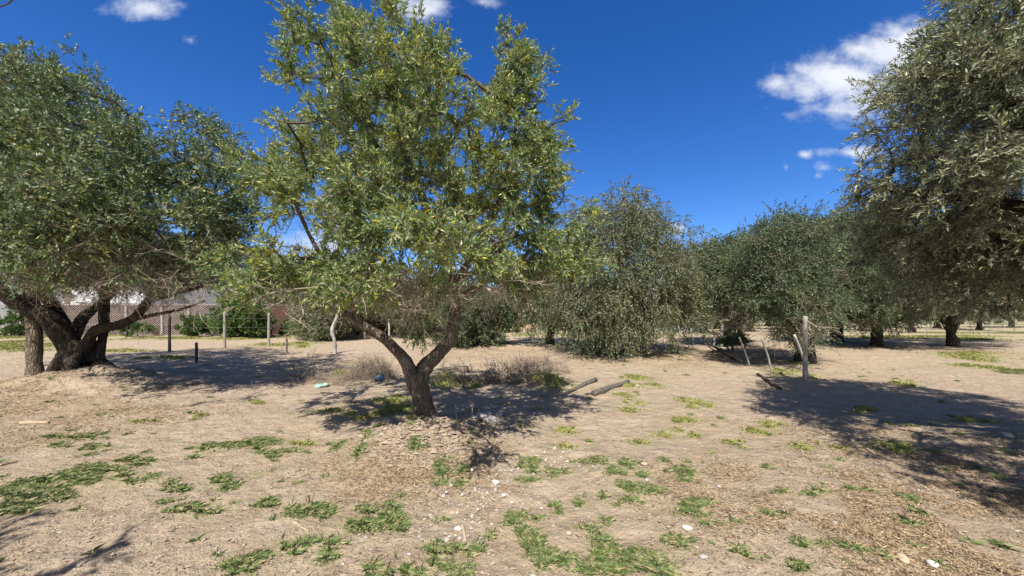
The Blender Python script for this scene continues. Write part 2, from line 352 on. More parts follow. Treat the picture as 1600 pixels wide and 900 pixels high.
# ------------------------------------------------------------------ trees
def leaves(base, d, L, n, leafL, leafW, r, droop=0., ang=.75):
    """sprigs: base (s,3), direction d (s,3), length L (s,) -> leaf quads"""
    s = len(base); rr = r.normal(size=(s, 3)); side = np.cross(d, rr); side /= np.linalg.norm(side, axis=1, keepdims=True)+1e-9; up = np.cross(side, d)
    k = np.arange(n); t = (k+.6)/n
    a0 = r.random((s, 1))*6.28+k[None]*(math.pi+.9)*.5*2
    pos = base[:, None]+d[:, None]*(L[:, None, None]*t[None, :, None]); pos[:, :, 2] -= droop*(t**2)[None]*L[:, None]
    an = ang*(1-.5*t)[None]+r.normal(size=(s, n))*.22
    rad = side[:, None]*np.cos(a0)[..., None]+up[:, None]*np.sin(a0)[..., None]
    ld_ = d[:, None]*np.cos(an)[..., None]+rad*np.sin(an)[..., None]
    ld_ = ld_+r.normal(size=ld_.shape)*.18; ld_ /= np.linalg.norm(ld_, axis=2, keepdims=True)
    wv = np.cross(ld_, rad+r.normal(size=rad.shape)*.55); wv /= np.linalg.norm(wv, axis=2, keepdims=True)+1e-9
    LL = leafL*(.7+.55*r.random((s, n)))[..., None]; WW = leafW*(.75+.5*r.random((s, n)))[..., None]
    nn = np.cross(ld_, wv)
    v0 = pos; v1 = pos+ld_*LL*.45+wv*WW*.5; v2 = pos+ld_*LL-nn*LL*.10; v3 = pos+ld_*LL*.45-wv*WW*.5
    V = np.stack([v0, v1, v2, v3], 2).reshape(-1, 3); m = s*n
    return V, np.arange(m*4).reshape(m, 4)
def skeleton(roots, att, seg, r, bend=.12, bias=.18):
    """connect each attractor to the nearest part of the growing tree; returns nodes, parent, tip ids"""
    cap = len(roots)+len(att)*14; Pn = np.zeros((cap, 3)); path = np.zeros(cap); par = np.full(cap, -1); n = len(roots)
    Pn[:n] = roots
    dmin = np.array([np.min(np.linalg.norm(roots-a, axis=1)) for a in att]); tips = []
    for ai in np.argsort(dmin):
        a = att[ai]; dd = np.linalg.norm(Pn[:n]-a, axis=1); j = int(np.argmin(dd+bias*path[:n])); dist = dd[j]
        k = max(1, min(12, int(dist/seg))); p0 = Pn[j]; prev = j
        off = r.normal(size=3)*bend*dist; off[2] -= .08*dist if dist > .6 else 0
        for i in range(1, k+1):
            t = i/k; q = p0+(a-p0)*t+off*math.sin(math.pi*t)+(r.normal(size=3)*.02 if i < k else 0)
            Pn[n] = q; par[n] = prev; path[n] = path[prev]+np.linalg.norm(q-Pn[prev]); prev = n; n += 1
        tips.append(prev)
    return Pn[:n], par[:n], np.array(tips)
def deadtwigs(pts, r, L=.5, down=.5, rad=.0045, side=5, out=None):
    A, B, Ra, Rb = [], [], [], []
    def grow(p, d, L, rad, nseg, wob):
        ps = [p]; ds = [d]
        for i in range(nseg):
            d = d+r.normal(size=d.shape)*wob; d /= np.linalg.norm(d, axis=1, keepdims=True)
            q = ps[-1]+d*L[:, None]/nseg; A.append(ps[-1]); B.append(q); Ra.append(np.full(len(p), rad*(1-.6*i/nseg))); Rb.append(np.full(len(p), rad*(1-.6*(i+1)/nseg)))
            ps.append(q); ds.append(d)
        return ps, ds
    n = len(pts); d = r.normal(size=(n, 3))*[.8, .8, .5]; d[:, 2] -= down
    if out is not None: d += out
    d /= np.linalg.norm(d, axis=1, keepdims=True)
    ps, ds = grow(pts, d, L*(.6+.8*r.random(n)), rad, 5, .28)
    for s in range(side):
        i = r.integers(1, 5); dd = ds[i]+r.normal(size=(n, 3))*.75; dd /= np.linalg.norm(dd, axis=1, keepdims=True)
        p2, d2 = grow(ps[i], dd, L*.5*(.5+r.random(n)), rad*.55, 3, .3)
        for q in range(2):
            i2 = r.integers(0, 3); d3 = d2[i2+1]+r.normal(size=(n, 3))*.8; d3 /= np.linalg.norm(d3, axis=1, keepdims=True)
            grow(p2[i2], d3, L*.25*(.5+r.random(n)), rad*.4, 2, .3)
    return prisms(np.vstack(A), np.vstack(B), np.concatenate(Ra), np.concatenate(Rb), 3)
def tree(label, base, D, limbs, blobs, depth, nclump, per, sprig, nleaf, leafL, leafW, mat, bark, seed, name='olive_tree', cat='olive tree', group=None,
         spread=.3, weep=0., spL=.26, dead=None, upb=.25, bs=.8, r0=.0042, k=14, seg=.28, wb=None, rough=.14, deadL=.5, deadR=.0045, flare=None, limbend=None, droop=.15, bias=.18, hole=-.18):
    Dh = D
    if blobs: blobs = [(b[0], b[1], b[2]*bs, (b[3] if len(b) > 3 else b[2])*bs)+tuple(b[4:]) for b in blobs]
    r = np.random.default_rng(seed); bx, by = base; bp = np.array([bx, by, h0(bx, by)])
    root = empty(name, bp, label, cat, group)
    parts = []; nodes = []
    for li, lb in enumerate(limbs):
        off = 0; pts = []; dirD = r.normal()*.5
        for i, q in enumerate(lb):
            if len(q) > 3: off = q[3]
            elif i: off += (dirD+r.normal()*.5)*.10*depth*.5
            pts.append(P(q[0], q[1], D+off))
        rad = [q[2] for q in lb]; pts = np.array(pts)
        if li == 0: pts = np.vstack([pts[0]-[0, 0, .35], pts]); rad = [rad[0]*1.1]+rad
        parts.append(tube(pts, rad, k if rad[0] > .05 else 8, rough*(1.5 if li == 0 else 1), seed+li, 6))
        nodes.append(catmull(pts, 6)[4:])
    if flare:   # root buttresses
        for a in np.arange(flare)*6.283/flare+r.random()*2:
            rr = limbs[0][0][2]; ca, sa = math.cos(a), math.sin(a); l_ = rr*(1.45+r.random()*.8)
            c0 = P(limbs[0][0][0], limbs[0][0][1], D)
            q = np.array([[c0[0]+ca*rr*.2, c0[1]+sa*rr*.2, bp[2]+rr*1.7], [c0[0]+ca*rr*.8, c0[1]+sa*rr*.8, bp[2]+rr*.6], [c0[0]+ca*l_*.7, c0[1]+sa*l_*.7, h0(c0[0]+ca*l_*.7, c0[1]+sa*l_*.7)+.03], [c0[0]+ca*l_, c0[1]+sa*l_, h0(c0[0]+ca*l_, c0[1]+sa*l_)-.1]])
            parts.append(tube(q, [rr*.45, rr*.42, rr*.25, rr*.08], 9, .3, seed+40+int(a*9), 5))
    V, Fc = merge(parts); mesh('trunk', V, Fc, bark, root, bp, True)
    # foliage clumps
    if wb is not None:
        w = np.array([b[3]*b[4]*b[5] for b in wb])**.8; ci = r.choice(len(wb), nclump, p=w/w.sum()); C = []
        for i in ci:
            b = wb[i]; q = r.normal(size=3); q /= np.linalg.norm(q); C.append(np.array(b[:3])+q*np.array(b[3:6])*(r.random()**.33))
        C = np.array(C)
    else:
        B = np.array([(b[0], b[1], b[2], b[3] if len(b) > 3 else b[2], b[4] if len(b) > 4 else 0) for b in blobs], float)
        w = (B[:, 2]*B[:, 3])**.9; ci = r.choice(len(B), nclump, p=w/w.sum()); a = r.random(nclump)*6.283; q = np.sqrt(r.random(nclump))
        px = B[ci, 0]+np.cos(a)*q*B[ci, 2]; py = B[ci, 1]+np.sin(a)*q*B[ci, 3]
        x0 = (B[:, 0]-B[:, 2]).min(); x1 = (B[:, 0]+B[:, 2]).max(); cxp = (x0+x1)/2; ex = np.sqrt(np.clip(1-((px-cxp)/((x1-x0)/2))**2, .04, 1))
        u_ = r.random(nclump)*2-1; dd = np.sign(u_)*np.abs(u_)**.7*depth*ex+B[ci, 4]
        C = np.array([P(px[i], py[i], D+dd[i]) for i in range(nclump)])
    C = C[C[:, 2] > .25]
    if hole > -.5:
        fq = 1/(.045*Dh+.55); nz_ = vnoise(C[:,0]+C[:,1]*.7, C[:,2]*1.2-C[:,1]*.6, fq, seed+70)+.35*vnoise(C[:,0]-C[:,1]*.5, C[:,2]+C[:,1]*.4, fq*2.1, seed+71); C = C[nz_ > hole]
    att = (C[:, None]+r.normal(size=(len(C), per, 3))*spread*np.array([1.1, 1.1, .62 if weep < .3 else 1.2])).reshape(-1, 3); att = att[att[:, 2] > .2]
    cen = att.mean(0)
    Pn, par, tips = skeleton(np.vstack(nodes), att, seg, r, bias=bias)
    cnt = np.zeros(len(Pn)); cnt[tips] = 1
    for i in range(len(Pn)-1, -1, -1):
        if par[i] >= 0: cnt[par[i]] += cnt[i]
    e = np.where(par >= 0)[0]; rad = np.minimum(r0*np.sqrt(cnt), .12)
    e0 = par[e]; ra = np.where(par[e0] >= 0, rad[e0], rad[e]); ra = np.minimum(ra, rad[e]*1.35)
    Vb, Qb = prisms(Pn[e0], Pn[e], ra, rad[e], 5)
    s = len(att)*sprig; ab = np.repeat(Pn[tips], sprig, 0)
    d = (ab-cen); d /= np.linalg.norm(d, axis=1, keepdims=True)+1e-9
    d = d*.5+r.normal(size=(s, 3))*.62+[0, 0, upb-weep]; d /= np.linalg.norm(d, axis=1, keepdims=True)
    base_ = ab+r.normal(size=(s, 3))*spread*.35
    Lg = spL*(.6+.8*r.random(s))
    Vt, Qt = prisms(np.concatenate([ab, base_]), np.concatenate([base_, base_+d*Lg[:, None]]), r0*.55, r0*.3, 3)
    V, Fc = merge([(Vb, Qb), (Vt, Qt)]); mesh('branches', V, Fc, TWIG, root, bp)
    V, Q_ = leaves(base_, d, Lg, nleaf, leafL, leafW, r, droop+weep*.5)
    mesh('crown', V, Q_, mat, root, bp)
    if dead:
        pp = []
        for (px, py, rx, ry, n) in dead:
            a = r.random(n)*6.283; q = np.sqrt(r.random(n)); u_ = r.random(n)*2-1
            for i in range(n): pp.append(P(px+math.cos(a[i])*q[i]*rx, py+math.sin(a[i])*q[i]*ry, D+u_[i]*depth*.75))
        pp = np.array(pp); 
        V, Q_ = deadtwigs(pp, r, deadL, .55, deadR); 
        # tie every dead spray to the nearest live branch
        j = [int(np.argmin(np.linalg.norm(Pn-p, axis=1))) for p in pp]
        V2, Q2 = prisms(Pn[j], pp, deadR*1.6, deadR, 3)
        V, Fc = merge([(V, Q_), (V2, Q2)]); mesh('dead_twigs', V, Fc, DEAD, root, bp)
    return root
# centre olive -------------------------------------------------------
bxy = G0(668, 676)
tree('gnarled olive with forked trunk alone in the middle of the clearing', bxy, bxy[1],
 limbs=[[(668,686,.26,0),(667,666,.18,0),(664,650,.14,0),(658,626,.122,0),(652,602,.13,0),(648,582,.145,0)],
  [(648,592,.11,0),(634,566,.08,-.05),(612,540,.068,-.1),(590,522,.066,-.1),(566,508,.06,-.05),(540,490,.05,.05),(508,474,.04,.2),(470,450,.03,.3)],
  [(652,598,.13,0),(668,572,.105,.05),(690,548,.098,.1),(704,525,.092,.12),(710,495,.085,.1),(706,455,.08,.1),(694,400,.07,.1),(668,330,.058,.1),(640,260,.046,.05),(612,180,.034,0),(592,90,.02,0)],
  [(706,450,.055,.1),(735,405,.048,-.1),(768,345,.04,-.3),(795,270,.032,-.4),(808,180,.022,-.4),(805,100,.008,-.4)],
  [(692,400,.05,.1),(640,350,.042,.3),(585,285,.034,.5),(535,200,.025,.6),(515,120,.015,.6)],
  [(704,520,.04,.1),(672,515,.03,.5),(632,512,.022,.9)],
  [(706,470,.05,.1),(760,440,.04,.5),(820,400,.03,.8),(860,350,.02,.9)],
  [(566,508,.04,-.05),(530,440,.032,-.4),(490,380,.025,-.6),(450,290,.016,-.6)],
  [(640,588,.05,0),(633,572,.045,-.02),(629,566,.035,-.03)]],
 blobs=[(560,75,62,48),(515,125,75,55),(605,50,60,45),(600,12,30,18),(462,108,32,24),(640,125,58,55),(680,95,24,22),(668,150,30,40),
  (455,225,50,45),(425,245,35,28),(560,220,80,60),(640,230,75,70),(785,170,44,30),(752,208,38,35),(825,205,42,42),(808,112,12,26),(808,112,12,26),(806,82,7,18),(806,82,7,18),(806,82,7,18),(806,82,7,18),(806,100,8,20),(806,100,8,20),(548,18,14,10),(470,60,14,14),(392,215,16,10),(905,415,14,12),
  (720,265,75,60),(805,270,62,60),(845,290,34,50),(600,310,75,50),(680,335,85,55),(765,345,75,55),(850,350,52,48),(878,385,26,36),
  (450,180,34,30),(430,270,40,40),(480,260,40,40),(445,300,36,45),(442,345,22,40),(505,330,45,30),(540,280,50,40),(395,235,12,18),
  (415,432,46,22),(470,420,36,28),(375,437,36,24),(520,440,40,25),(700,395,50,26),(848,405,45,28),(620,380,45,26),(770,395,45,24),(555,360,40,24),(640,508,40,12,.8),(660,370,28,22,-1.0),(600,412,50,20),(760,418,45,16),(500,425,45,22),(430,425,40,22),(390,440,34,16),(700,440,46,14),(800,445,46,14),(560,455,44,14),(620,450,36,14),(855,430,30,16),(660,500,34,12,.7)],
 depth=1.75, nclump=500, per=3, sprig=10, nleaf=17, leafL=.053, leafW=.0165, mat=LEAF_C, bark=BARK, seed=11, spread=.12, hole=-.24, bs=.92, spL=.15, flare=0, rough=.24, k=22, seg=.16,
 dead=[(700,440,90,40,85),(560,445,90,30,60),(800,435,70,30,45),(640,465,60,30,45),(500,350,60,50,25),(720,370,90,40,35),(600,200,70,60,14),(480,460,80,22,35)], deadL=.42, deadR=.0048)
# left big olive -------------------------------------------------------
bxy = G0(125, 597)
tree('large dark olive with thick gnarled trunk splitting low at the left', bxy, bxy[1],
 limbs=[[(124,603,.40,0),(122,588,.27,0),(120,570,.23,0),(114,548,.22,0),(98,522,.21,-.1),(74,498,.18,-.2),(42,481,.16,-.3),(12,462,.14,-.4),(-25,430,.15,-.5),(-70,380,.11,-.5),(-100,300,.07,-.3)],
  [(116,552,.20,0),(102,515,.15,.2),(84,480,.13,.4),(60,440,.11,.5),(45,380,.10,.6),(35,300,.07,.6),(30,200,.04,.6)],
  [(128,564,.15,0),(137,536,.11,-.1),(152,515,.11,-.2),(185,508,.10,-.3),(212,494,.09,-.4),(232,470,.09,-.5),(258,440,.075,-.5),(290,395,.055,-.3),(325,330,.04,0),(345,260,.022,.2)],
  [(114,530,.14,.0),(128,500,.11,.3),(152,478,.09,.5),(180,450,.09,.8),(205,390,.07,1.),(215,300,.04,1.1)],
  [(150,590,.11,.1),(155,560,.09,.1),(161,525,.085,.15),(162,500,.10,.2),(163,470,.11,.3),(170,410,.08,.5),(160,320,.055,.6),(140,220,.03,.6)],
  [(205,500,.05,-.35),(240,492,.04,-.6),(280,484,.03,-.8),(320,470,.02,-.9)],
  [(232,470,.05,-.5),(290,455,.04,-1),(340,440,.025,-1.3)]],
 blobs=[(10,158,75,50),(-90,210,110,90),(62,145,55,34),(110,160,50,50),(125,115,12,18),(55,95,22,12),(165,215,70,50),(60,240,95,70),(205,265,60,50),(235,235,35,22),
  (325,215,32,28),(330,200,10,18),(335,265,48,40),(285,310,62,50),(360,305,34,36),(345,345,42,34),(120,310,85,60),(20,330,90,60),(-70,330,100,80),(200,350,60,45),
  (110,375,50,28),(20,370,50,25),(250,385,50,30),(320,395,40,26),(290,425,45,16),(100,300,45,30,-2.2),(-60,400,50,30),(200,395,60,22),(60,410,60,20),(275,425,60,26),(340,395,40,28),(210,440,50,14),(20,430,50,18,1.5),(120,440,50,14,1.5),(150,345,60,30),(60,320,60,30),(10,110,45,25)],
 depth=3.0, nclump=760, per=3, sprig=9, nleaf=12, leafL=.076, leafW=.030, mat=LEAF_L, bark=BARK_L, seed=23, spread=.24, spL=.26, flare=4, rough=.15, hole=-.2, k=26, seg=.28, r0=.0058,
 dead=[(130,400,80,45,170),(60,400,60,50,90),(230,430,80,40,110),(300,420,50,30,60),(30,340,60,50,30),(180,350,80,40,30),(10,300,40,50,15)], deadL=.8, deadR=.007)
# straight trunk beside it
bxy = G0(53, 600)
tree('slim straight-trunked olive just left of the big dark olive', bxy, bxy[1],
 limbs=[[(54,602,.19,0),(53,575,.14,0),(54,545,.135,0),(52,510,.13,0),(50,470,.13,.1),(46,420,.11,.2),(44,360,.09,.3),(48,280,.05,.3)],
  [(48,450,.08,.1),(20,410,.06,.3),(-10,350,.04,.4)],[(46,420,.07,.2),(75,370,.05,0),(95,310,.03,-.2)]],
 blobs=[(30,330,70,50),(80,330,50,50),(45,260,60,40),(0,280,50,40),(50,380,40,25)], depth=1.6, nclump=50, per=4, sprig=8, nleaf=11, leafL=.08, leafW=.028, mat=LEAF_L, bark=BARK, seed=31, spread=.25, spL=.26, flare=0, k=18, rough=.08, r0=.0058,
 dead=[(60,400,50,30,25)], deadL=.7, deadR=.006)
# right near olive (its trunk stands outside the frame) --------------------
def w2p(x, y, z): return ((x/y)*F+800, HY-(z-CAMZ)/y*F)
def wl(pts, D):
    o = []
    for (x, y, z, r_) in pts:
        px, py = w2p(x, y, z); o.append((px, py, r_, y-D))
    return o
D = 3.9
tree('near silver olive reaching in over the ground from the right edge', (7.0, D), D,
 limbs=[wl([(7.0,3.9,.0,.34),(6.95,3.9,.5,.26),(6.9,3.9,1.1,.25)], D), wl([(6.9,3.9,1.0,.2),(6.5,3.8,1.7,.14),(6.0,3.8,2.5,.11),(5.2,3.8,3.3,.07),(4.6,3.8,4.3,.03)], D),
  wl([(6.9,3.9,1.0,.18),(7.2,4.2,2.0,.14),(7.1,4.6,3.2,.1),(6.8,4.8,4.8,.06)], D), wl([(6.0,3.8,2.5,.08),(5.2,4.3,2.9,.05),(4.6,4.9,3.2,.02)], D), wl([(6.9,3.9,1.2,.14),(6.9,3.0,2.4,.1),(6.4,2.3,3.6,.06)], D)],
 blobs=None, wb=[(4.35,3.5,3.35,.65,.9,.6),(4.95,3.9,4.4,.8,1.2,.8),(5.9,3.7,5.3,1.2,1.5,.8),(4.7,4.2,2.75,.7,.8,.5),(5.6,4.9,3.1,1.0,1.0,.9),(6.5,3.6,3.4,1.2,1.8,1.2),(5.0,2.0,2.9,1.0,.9,.8),(5.7,4.7,2.25,.9,.9,.4),(7.3,4.6,4.4,1.3,1.5,1.4),(6.6,5.3,4.6,1.2,.9,1.0),(6.5,2.8,5.0,1.2,1.2,.8),(4.0,3.5,4.0,.35,.5,.3),(7.1,5.0,2.6,1.3,.9,.6),(4.2,2.3,2.55,.4,.5,.35),(6.6,2.0,3.6,1.2,.8,1.0),(5.2,.9,2.9,1.1,.7,.7),(4.1,1.2,2.7,.7,.6,.45),(4.9,.5,2.7,.9,.6,.45),(6.0,.6,3.2,1.1,.7,.8),(6.1,4.7,6.3,.7,.7,.4),(6.0,5.3,2.1,.9,.6,.35),(6.9,5.4,2.0,.8,.6,.35),(6.4,5.6,2.5,.9,.6,.5),(5.6,5.6,3.0,.6,.6,.5),(4.55,3.6,2.6,.35,.5,.3)],
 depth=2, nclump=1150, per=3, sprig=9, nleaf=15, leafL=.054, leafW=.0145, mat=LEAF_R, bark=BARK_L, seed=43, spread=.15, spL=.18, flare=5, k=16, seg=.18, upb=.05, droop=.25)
# olive behind the camera at the left, known by its shadow in the corner
o = tree('olive beyond the left edge whose shadow darkens the bottom left corner', (-5.6, -1.6), 1.0,
 limbs=[[(800-5.6*600,HY+960,.22,-2.6+2.6),(800-5.5*600,HY+500,.18,0),(800-5.3*600,HY-100,.12,0)]],
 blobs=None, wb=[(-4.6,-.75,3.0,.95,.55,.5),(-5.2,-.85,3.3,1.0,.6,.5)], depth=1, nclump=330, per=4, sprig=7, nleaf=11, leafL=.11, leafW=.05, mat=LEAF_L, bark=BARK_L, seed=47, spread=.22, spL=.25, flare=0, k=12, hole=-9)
# middle weeping olive -------------------------------------------------------
bxy = G0(942, 552)
tree('tall grey-green weeping olive with foliage hanging to the ground mid-clearing', bxy, bxy[1],
 limbs=[[(942,553,.3,0),(944,530,.24,0),(948,500,.2,0),(955,470,.17,0),(965,430,.13,0),(980,380,.08,0),(985,330,.04,0)],[(948,500,.14,0),(920,460,.1,-.5),(900,420,.06,-.8)],[(955,470,.12,0),(1000,430,.09,.6),(1040,400,.05,1)],[(944,530,.12,0),(965,500,.1,-1),(1000,480,.06,-2)]],
 blobs=[(985,345,34,34),(980,318,18,12),(940,368,42,36),(1022,362,36,34),(905,360,22,20),(960,410,60,45),(1040,420,46,50),(905,430,45,40),(1070,445,25,42),(1078,405,14,18),
  (920,490,45,38),(990,480,50,40),(1045,480,40,30),(945,525,38,22),(885,470,34,28),(1065,495,28,18),(1020,500,36,18),(955,450,60,50),(925,535,22,12)],
 depth=3.6, nclump=430, per=4, sprig=8, nleaf=12, leafL=.09, leafW=.034, mat=LEAF_M, bark=BARK_F, seed=53, spread=.33, bs=.88, hole=-9, weep=.6, spL=.38, flare=4, r0=.006, k=12, seg=.4,
 dead=[(940,470,60,40,30),(1030,480,40,30,25)], deadL=.8, deadR=.009)
D = 21.
bxy = (P(858,528,D)[0], D)
tree('drooping pale olive behind the left side of the weeping olive', bxy, D,
 limbs=[[(858,539,.22,0),(862,505,.18,0),(852,470,.12,0),(845,430,.06,0)],[(862,505,.12,0),(835,490,.08,0),(815,460,.05,0)],[(860,520,.1,0),(878,490,.08,0),(890,450,.05,0)]],
 blobs=[(850,430,50,35),(870,410,35,30),(880,450,35,35),(830,465,36,28),(865,485,28,20),(835,495,18,14),(895,490,26,24),(810,440,30,25)],
 depth=2.6, nclump=120, per=4, sprig=7, nleaf=10, leafL=.13, leafW=.048, mat=LEAF_M, bark=BARK_F, seed=59, spread=.36, hole=-9, weep=.5, spL=.42, flare=4, r0=.006, k=12, seg=.4, dead=[(840,470,40,25,20)], deadL=.8, deadR=.01)
# dark row on the right ------------------------------------------------------
def dark(label, base, top, blobs, seed, ncl, tr, mat=None, dead=None, depth=2.6, lean=0, ls=1.0, D=None, wk=0, fork=.28):
    bxy = G0(*base); D = bxy[1]; bx, by = base; tx, ty = top; s_ = D/F
    H_ = by-ty; fx, fy = bx+lean, by-H_*fork
    lim = [[(bx, by+2, tr*1.15, 0), (bx+lean*.4, by-H_*.08, tr*.9, 0), (fx, fy, tr*.8, 0), (fx+(tx-fx)*.4, by-H_*.55, tr*.5, 0), (tx, by-H_*.85, tr*.2, 0)],
           [(fx, fy, tr*.6, 0), (fx-H_*.18, by-H_*.42, tr*.4, .5), (fx-H_*.3, by-H_*.6, tr*.2, .8)],
           [(fx, fy, tr*.6, 0), (fx+H_*.18, by-H_*.42, tr*.4, -.5), (fx+H_*.28, by-H_*.62, tr*.2, -.9)]]
    return tree(label, bxy, D, lim, blobs, depth, int(ncl*1.7), 4, 8, 11, .0052*D*ls, .0021*D*ls, mat or LEAF_D, BARK_F, seed, spread=.016*D+.06, spL=.014*D+.07, bs=.92, hole=-.34, flare=0, r0=.006, k=14, seg=.4,
                dead=dead, deadL=.9, deadR=.0010*D, rough=.2, cat='tree' if mat is None else 'olive tree', name='orchard_tree' if mat is None else 'olive_tree')
dark('dark tree with thick leafy trunk right behind the tall grey post', (1256,566), (1232,335),
 [(1230,350,22,18),(1205,375,30,22),(1262,352,10,14),(1245,385,38,28),(1185,400,35,28),(1215,430,48,35),(1265,425,40,38),(1240,470,45,30),(1190,460,35,28),(1256,505,26,24),(1275,470,28,26),(1160,425,18,20)], 61, 190, .28,
 dead=[(1250,490,30,45,90),(1210,450,50,35,70),(1190,420,30,30,30)], depth=2.6)
dark('small bushy dark tree with brown dead branches behind the leaning poles', (1152,540), (1150,385),
 [(1130,388,32,16),(1160,385,25,14),(1110,410,22,20),(1150,420,40,24),(1135,450,34,28),(1170,450,22,28),(1160,478,24,16),(1110,445,16,25)], 67, 150, .22,
 dead=[(1152,485,28,34,170),(1145,430,35,25,40)], depth=2.4)
dark('dark tree with stout trunk right of the thick leafy trunk', (1308,537), (1320,345),
 [(1318,352,26,14),(1345,350,22,14),(1300,375,20,18),(1330,385,38,25),(1300,415,28,30),(1345,425,36,34),(1310,455,34,30),(1300,490,22,18),(1350,475,34,24),(1290,440,20,20)], 71, 150, .36,
 dead=[(1320,450,45,40,70)], depth=3)
dark('dark tree with tan dead sprays and short trunk left of the forked one', (1371,543), (1375,345),
 [(1370,350,24,14),(1395,355,24,16),(1355,385,26,22),(1390,395,36,28),(1370,430,34,28),(1405,440,32,28),(1375,465,34,24),(1370,490,26,18),(1340,480,22,20),(1410,480,26,18)], 73, 150, .26,
 dead=[(1375,465,45,40,110)], depth=2.6)
dark('wide olive with low forked trunk in the open ground at far right', (1488,544), (1500,350),
 [(1460,395,45,30),(1520,390,50,34),(1580,400,45,34),(1440,440,35,28),(1500,440,50,30),(1565,445,45,28),(1610,440,40,36),(1430,470,30,16),(1485,475,36,14),(1590,380,40,30),(1420,380,36,28),(1600,430,40,30),(1545,472,40,12),(1600,480,26,20),(1500,355,45,22)], 79, 190, .22, mat=LEAF_M, dead=[(1500,460,80,26,90)], depth=3.4, lean=-2, fork=.12)
# evergreens behind the centre tree
D = 22.
dark('dense dark evergreen bush-like tree behind the centre olive with a dark stump', (735,541), (730,455),
 [(735,470,36,18),(710,490,28,22),(760,490,34,24),(735,515,38,18),(770,520,22,14),(700,520,20,14),(745,530,36,10)], 83, 120, .2, dead=None, depth=2.2)
dark('rounded blue-green bushy tree behind the crooked white post', (508,531), (505,440),
 [(508,455,28,16),(500,480,32,20),(525,480,22,20),(505,508,28,18),(495,520,24,10)], 89, 110, .15, dead=None, depth=2.2, mat=LEAF_M)
dark('brownish pale olive glimpsed through the fork of the centre olive', (648,527), (640,430),
 [(640,445,40,18),(620,470,34,20),(660,475,40,22),(640,495,34,16),(690,460,28,20)], 97, 110, .2, dead=[(640,470,50,25,40)], depth=2.8, mat=LEAF_M)
dark('dark tree standing left of the fork behind the wire fence posts', (560,524), (565,420),
 [(565,435,30,18),(545,455,28,18),(585,460,30,20),(560,478,34,16),(600,480,24,14)], 101, 110, .2, dead=None, depth=2.8)
# ivy covered bush by the wall
D = 27.
bxy = (P(377,525,D)[0], D)
r_ = tree('bright green ivy bush mounded against the brick wall', bxy, D, [[(377,528,.12,0),(377,500,.1,0),(377,470,.05,0)],[(377,515,.08,0),(350,490,.05,0),(345,460,.02,0)],[(377,515,.08,0),(400,490,.05,0),(405,460,.02,0)]],
 [(377,470,36,28),(355,500,20,22),(400,500,20,22),(377,505,38,18),(375,445,28,12)], 1.5, 200, 4, 8, 9, .15, .085, LEAF_I, BARK_F, 103, name='bush', cat='bush', spread=.22, spL=.3, flare=0, r0=.005, k=8, seg=.4)

# far rows: two prototypes and copies ---------------------------------------
def proto(label, seed, mat, group, low=0.):
    r = np.random.default_rng(seed); D = 30.
    wb = [(0+r.normal()*1.2, D+r.normal()*1.0, (2.15 if low == 0 else 2.2)-low+i*(.42+low*.12), 2.3-.12*i+low*.2, 2.2-.12*i, .9) for i in range(8)]
    px = 800
    return tree(label, (0, D), D, [wl([(0,D,0,.33),(.05,D,.6,.26),(0,D,1.3,.24)], D), wl([(0,D,1.2,.17),(.8,D,2.3,.12),(1.3,D+.3,3.8,.06)], D), wl([(0,D,1.2,.17),(-.8,D,2.2,.12),(-1.2,D-.3,4.,.06)], D)],
        None, 2, 90, 4, 6, 8, .22, .09, mat, BARK_F, seed, wb=wb, spread=.42, spL=.5, flare=4, r0=.007, k=9, seg=.5, name='orchard_tree', cat='tree', group=group, weep=.2)
GRP = 'trees in the far rows of the orchard'
def place(root, x, y, s, rz):
    root.location = (x, y, h0(x, y)-.02*s); root.scale = (s, s, s); root.rotation_euler = (0, 0, rz)
def copytree(root):
    c = root.copy(); COL.objects.link(c)
    for ch in root.children:
        q = ch.copy(); COL.objects.link(q); q.parent = c
    return c
LBR = 'distant orchard tree in the rows under the skyline at the right'
LBL = 'distant tree in the dark belt behind the centre olive'
pa = proto(LBR, 201, LEAF_D, GRP); pb = proto(LBR, 207, LEAF_M, GRP)
pc = proto(LBL, 211, LEAF_D, 'trees in the belt behind the centre olive', 1.2)
rr = np.random.default_rng(5)
spots = [(1100,33,.95),(1172,36,.95),(1235,46,1.05),(1275,40,.9),(1345,44,.9),(1425,38,.85),(1465,50,1.0),(1530,44,.9),(1580,52,1.0),(1640,36,.9),(1400,62,1.1),(1200,62,1.1),(1140,56,1.1),(1320,64,1.1),(1500,70,1.1),(1560,76,1.1),(1440,78,1.2),(1620,66,1.1),(1250,80,1.2),(1090,70,1.2),(1380,90,1.2),(1180,88,1.2),(1690,50,1.0)]
first = True; used = set()
for i, (px, d, s) in enumerate(spots):
    src = (pa, pb)[i % 2]; o = src if i % 2 not in used else copytree(src); used.add(i % 2)
    place(o, (px-800)/F*d, d, s, rr.random()*6.28)
for i, (px, d, s) in enumerate([(455,40,.75),(490,44,.8),(525,42,.8),(562,44,.8),(598,38,.85),(636,44,.9),(670,36,.8),(705,44,.9),(640,58,1.0),(560,60,1.0),(735,50,.9),(860,40,.8),(885,44,.8),(915,46,.9),(950,40,.9),(985,38,.85),(1015,42,.85),(1050,40,.9),(1085,44,.9),(840,60,1.0),(780,66,1.1),(980,62,1.1),(1060,60,1.1),(420,46,.7),(1120,46,.9)]):
    o = pc if i == 0 else copytree(pc); place(o, (px-800)/F*d, d, s, rr.random()*6.28)

